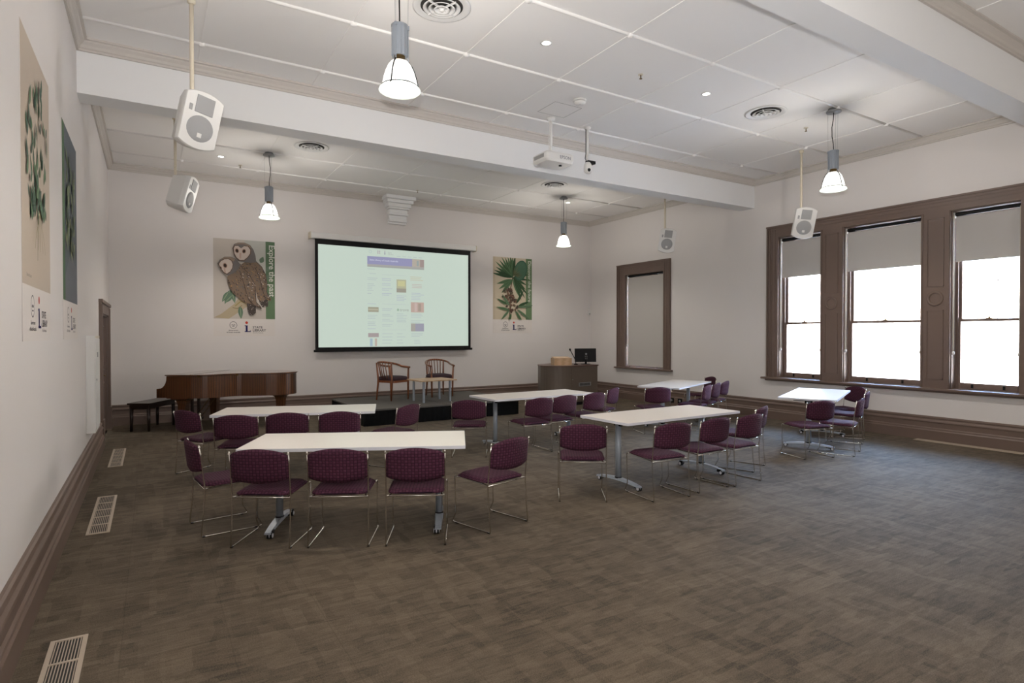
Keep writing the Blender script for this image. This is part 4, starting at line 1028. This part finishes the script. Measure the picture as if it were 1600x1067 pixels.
# ------------------------------------------------------------------ stacking chairs (front faces +y, origin at the rear of the sled)
def make_chair():
    t = thing('stacking_chair', '', 'chair', (0, 0, 0), 0, 'purple stacking chairs')
    w, d = .229, .475; r = .0058
    for sx in (-1, 1):
        fr = MB()
        p = [(sx*w, -.012, .752), (sx*w, .004, .66), (sx*w, .022, .50), (sx*w, .033, .388), (sx*w, .022, .20), (sx*w, .004, .03), (sx*w, .008, r), (sx*w, .03, r), (sx*w, d-.02, r), (sx*w, d-.004, .012), (sx*w, d-.004, .028),
             (sx*w, d-.035, .085), (sx*w, d-.04, .11), (sx*w, d-.03, .30), (sx*w, d-.026, .405), (sx*w, d-.035, .412), (sx*(w-.03), d-.075, .402), (sx*(w-.03), .065, .388), (sx*w, .033, .388)]
        fr.tube(p, r, 7); put('sled_frame', fr, 'chrome', t)
    put('rear_rail', MB().tube([(-w, .033, .388), (w, .033, .388)], r, 7), 'chrome', t)
    put('front_rail', MB().tube([(-w, d-.05, .405), (w, d-.05, .405)], r, 7), 'chrome', t)
    st = MB(); nu, nv = 12, 12; th = .042
    def outline(u, v):
        # rounded rectangle of the cushion
        x = (u*2-1); y = (v*2-1); wx = .203*(1-.10*(1-v)**3*0); k = 6
        s_ = (abs(x)**k+abs(y)**k)**(1/k) if (x or y) else 1; m_ = max(abs(x), abs(y)); f = m_/s_ if s_ else 1
        return x*f*.224, .250+y*f*.228
    def top(u, v):
        x, y = outline(u, v); e = max(abs(2*u-1), abs(2*v-1)); z = .449+.012*(1-abs(2*u-1)**2)*0 - .03*max(0, (v-.80)/.2)**2 - .010*sin(pi*v) + .004
        return (x, y, z - .022*max(0, (e-.80)/.2)**2 - .014*(1-v))
    def bot(u, v):
        x, y = outline(u, v); z = .405 - .012*max(0, (v-.85)/.15)**2
        e = max(abs(2*u-1), abs(2*v-1)); return (x, y, z + .012*max(0, (e-.8)/.2)**2 - .012*(1-v))
    st.grid(top, nu, nv); st.grid(bot, nu, nv, flip=True)
    N = nu+1; b = N*(nv+1)
    bd = [i for i in range(N)] + [j*N+nu for j in range(1, nv+1)] + [nv*N+i for i in range(nu-1, -1, -1)] + [j*N for j in range(nv-1, 0, -1)]
    for i in range(len(bd)):
        a, c = bd[i], bd[(i+1) % len(bd)]; st.f.append([a, b+a, b+c, c]); st.m.append(0); st.sm.append(True)
    put('seat', st, 'weave_seat', t)
    bk = MB(); nu, nv = 14, 8
    def bp_(u, v, off):
        x = (u*2-1); hw = .224; zt = .735+.045*(1-x*x); zb = .540-.030*(1-x*x)
        if abs(x) > .86: k = (abs(x)-.86)/.14; zt -= .012*k*k; zb += .004*k*k
        z = zb+(zt-zb)*v; e = max(abs(x), abs(2*v-1)); puff = 1-max(0, (e-.75)/.25)**2*.75
        y = .012-(z-.545)*.12 - .045*(1-x*x)
        return (x*hw, y+off*puff, z)
    bk.grid(lambda u, v: bp_(u, v, .019), nu, nv, flip=True); bk.grid(lambda u, v: bp_(u, v, -.016), nu, nv)
    N = nu+1; b = N*(nv+1)
    bd = [i for i in range(N)] + [j*N+nu for j in range(1, nv+1)] + [nv*N+i for i in range(nu-1, -1, -1)] + [j*N for j in range(nv-1, 0, -1)]
    for i in range(len(bd)):
        a, c = bd[i], bd[(i+1) % len(bd)]; bk.f.append([c, b+c, b+a, a]); bk.m.append(0); bk.sm.append(True)
    put('backrest', bk, 'weave_back', t)
    for sx in (-1, 1): put('back_fixing', MB().cyl((sx*w, -.010, .735), .008, -.008, .008, 8, axis='y'), 'chrome', t)
    for sx in (-1, 1):
        for y in (.02, d-.05): put('glide', MB().box(sx*w-.008, sx*w+.008, y-.012, y+.012, 0, .010), 'black', t)
    return t
CH = {
'A1': (0.951, 5.636, -1.442),
'A2': (1.349, 4.893, -0.576),
'A3': (1.869, 4.602, -0.488),
'A4': (2.393, 4.319, -0.478),
'A5': (3.25, 4.316, 0.263),
'B1': (1.003, 7.839, -1.0),
'B2': (1.432, 7.088, -0.37),
'B3': (1.95, 7.007, -0.308),
'B4': (2.48, 6.798, -0.293),
'B5': (3.395, 7.028, 0.537),
'C1': (4.271, 7.068, -0.534),
'C2': (5.225, 6.80, 0.0),
'C3': (5.73, 6.90, 0.06),
'C4': (6.359, 6.998, 0.123),
'C5': (7.125, 7.461, 0.449),
'D0': (4.258, 4.594, -0.594),
'D1': (5.079, 4.204, -0.105),
'D2': (5.724, 4.222, 0.009),
'D3': (6.272, 4.212, 0.053),
'D4': (7.002, 4.603, 0.36),
'E0': (7.81, 7.121, -0.349),
'E1': (8.86, 7.02, 0.422),
'E2': (9.335, 7.215, 0.4),
'E3': (9.836, 7.431, 0.388),
'E4': (10.45, 8.28, 1.2),
'F0': (8.198, 4.563, -0.264),
'F1': (8.934, 4.47, 0.356),
'F2': (9.958, 4.93, 0.432),
'F3': (10.66, 5.46, 1.19),
}
LAB = {
'A1': 'purple chair at the left end of the nearest table, seen side-on',
'A2': 'purple chair seen from behind, left of the three along the nearest table',
'A3': 'purple chair seen from behind, middle of the three along the nearest table',
'A4': 'purple chair seen from behind, right of the three along the nearest table',
'A5': 'purple chair standing just off the right end of the nearest table, angled left',
'B1': 'purple chair at the left end of the table by the piano',
'B2': 'purple chair left of the three in a row facing the piano-side table',
'B3': 'purple chair in the middle of the three facing the piano-side table',
'B4': 'purple chair right of the three facing the piano-side table',
'B5': 'purple chair turned at the right end of the piano-side table, against the black stage skirt',
'C1': 'purple chair at the left end of the middle table, in front of the stage',
'C2': 'first purple chair from the left along the near side of the middle table',
'C3': 'second purple chair from the left along the near side of the middle table',
'C4': 'third purple chair from the left along the near side of the middle table',
'C5': 'purple chair at the right end of the middle table, partly behind its neighbour',
'D0': 'purple chair standing alone at the left end of the right-of-centre table',
'D1': 'nearest purple chair along the near side of the right-of-centre table',
'D2': 'purple chair second along the near side of the right-of-centre table',
'D3': 'purple chair third along the near side of the right-of-centre table',
'D4': 'purple chair at the right end of the right-of-centre table, mostly behind its neighbour',
'E0': 'dark purple chair alone at the left side of the farthest table',
'E1': 'pinkish chair nearest along the near side of the farthest table by the small window',
'E2': 'pinkish chair between its two neighbours on the near side of the farthest table',
'E3': 'pinkish chair rightmost on the near side of the farthest table',
'E4': 'dark chair at the far end of the farthest table, only its back showing',
'F0': 'dark purple chair at the left of the table below the large windows',
'F1': 'sunlit pink-purple chair nearest on the near side of the table below the large windows',
'F2': 'sunlit pink-purple chair behind its twin at the table below the large windows',
'F3': 'dark-backed chair at the far right end of the table below the large windows',
}
ch = make_chair(); first = True
for k, (x, y, a) in CH.items():
    if first: ch.location = (x, y, 0); ch.rotation_euler.z = a; ch['label'] = LAB[k]; first = False
    else: dup(ch, (x, y, 0), a, LAB[k])
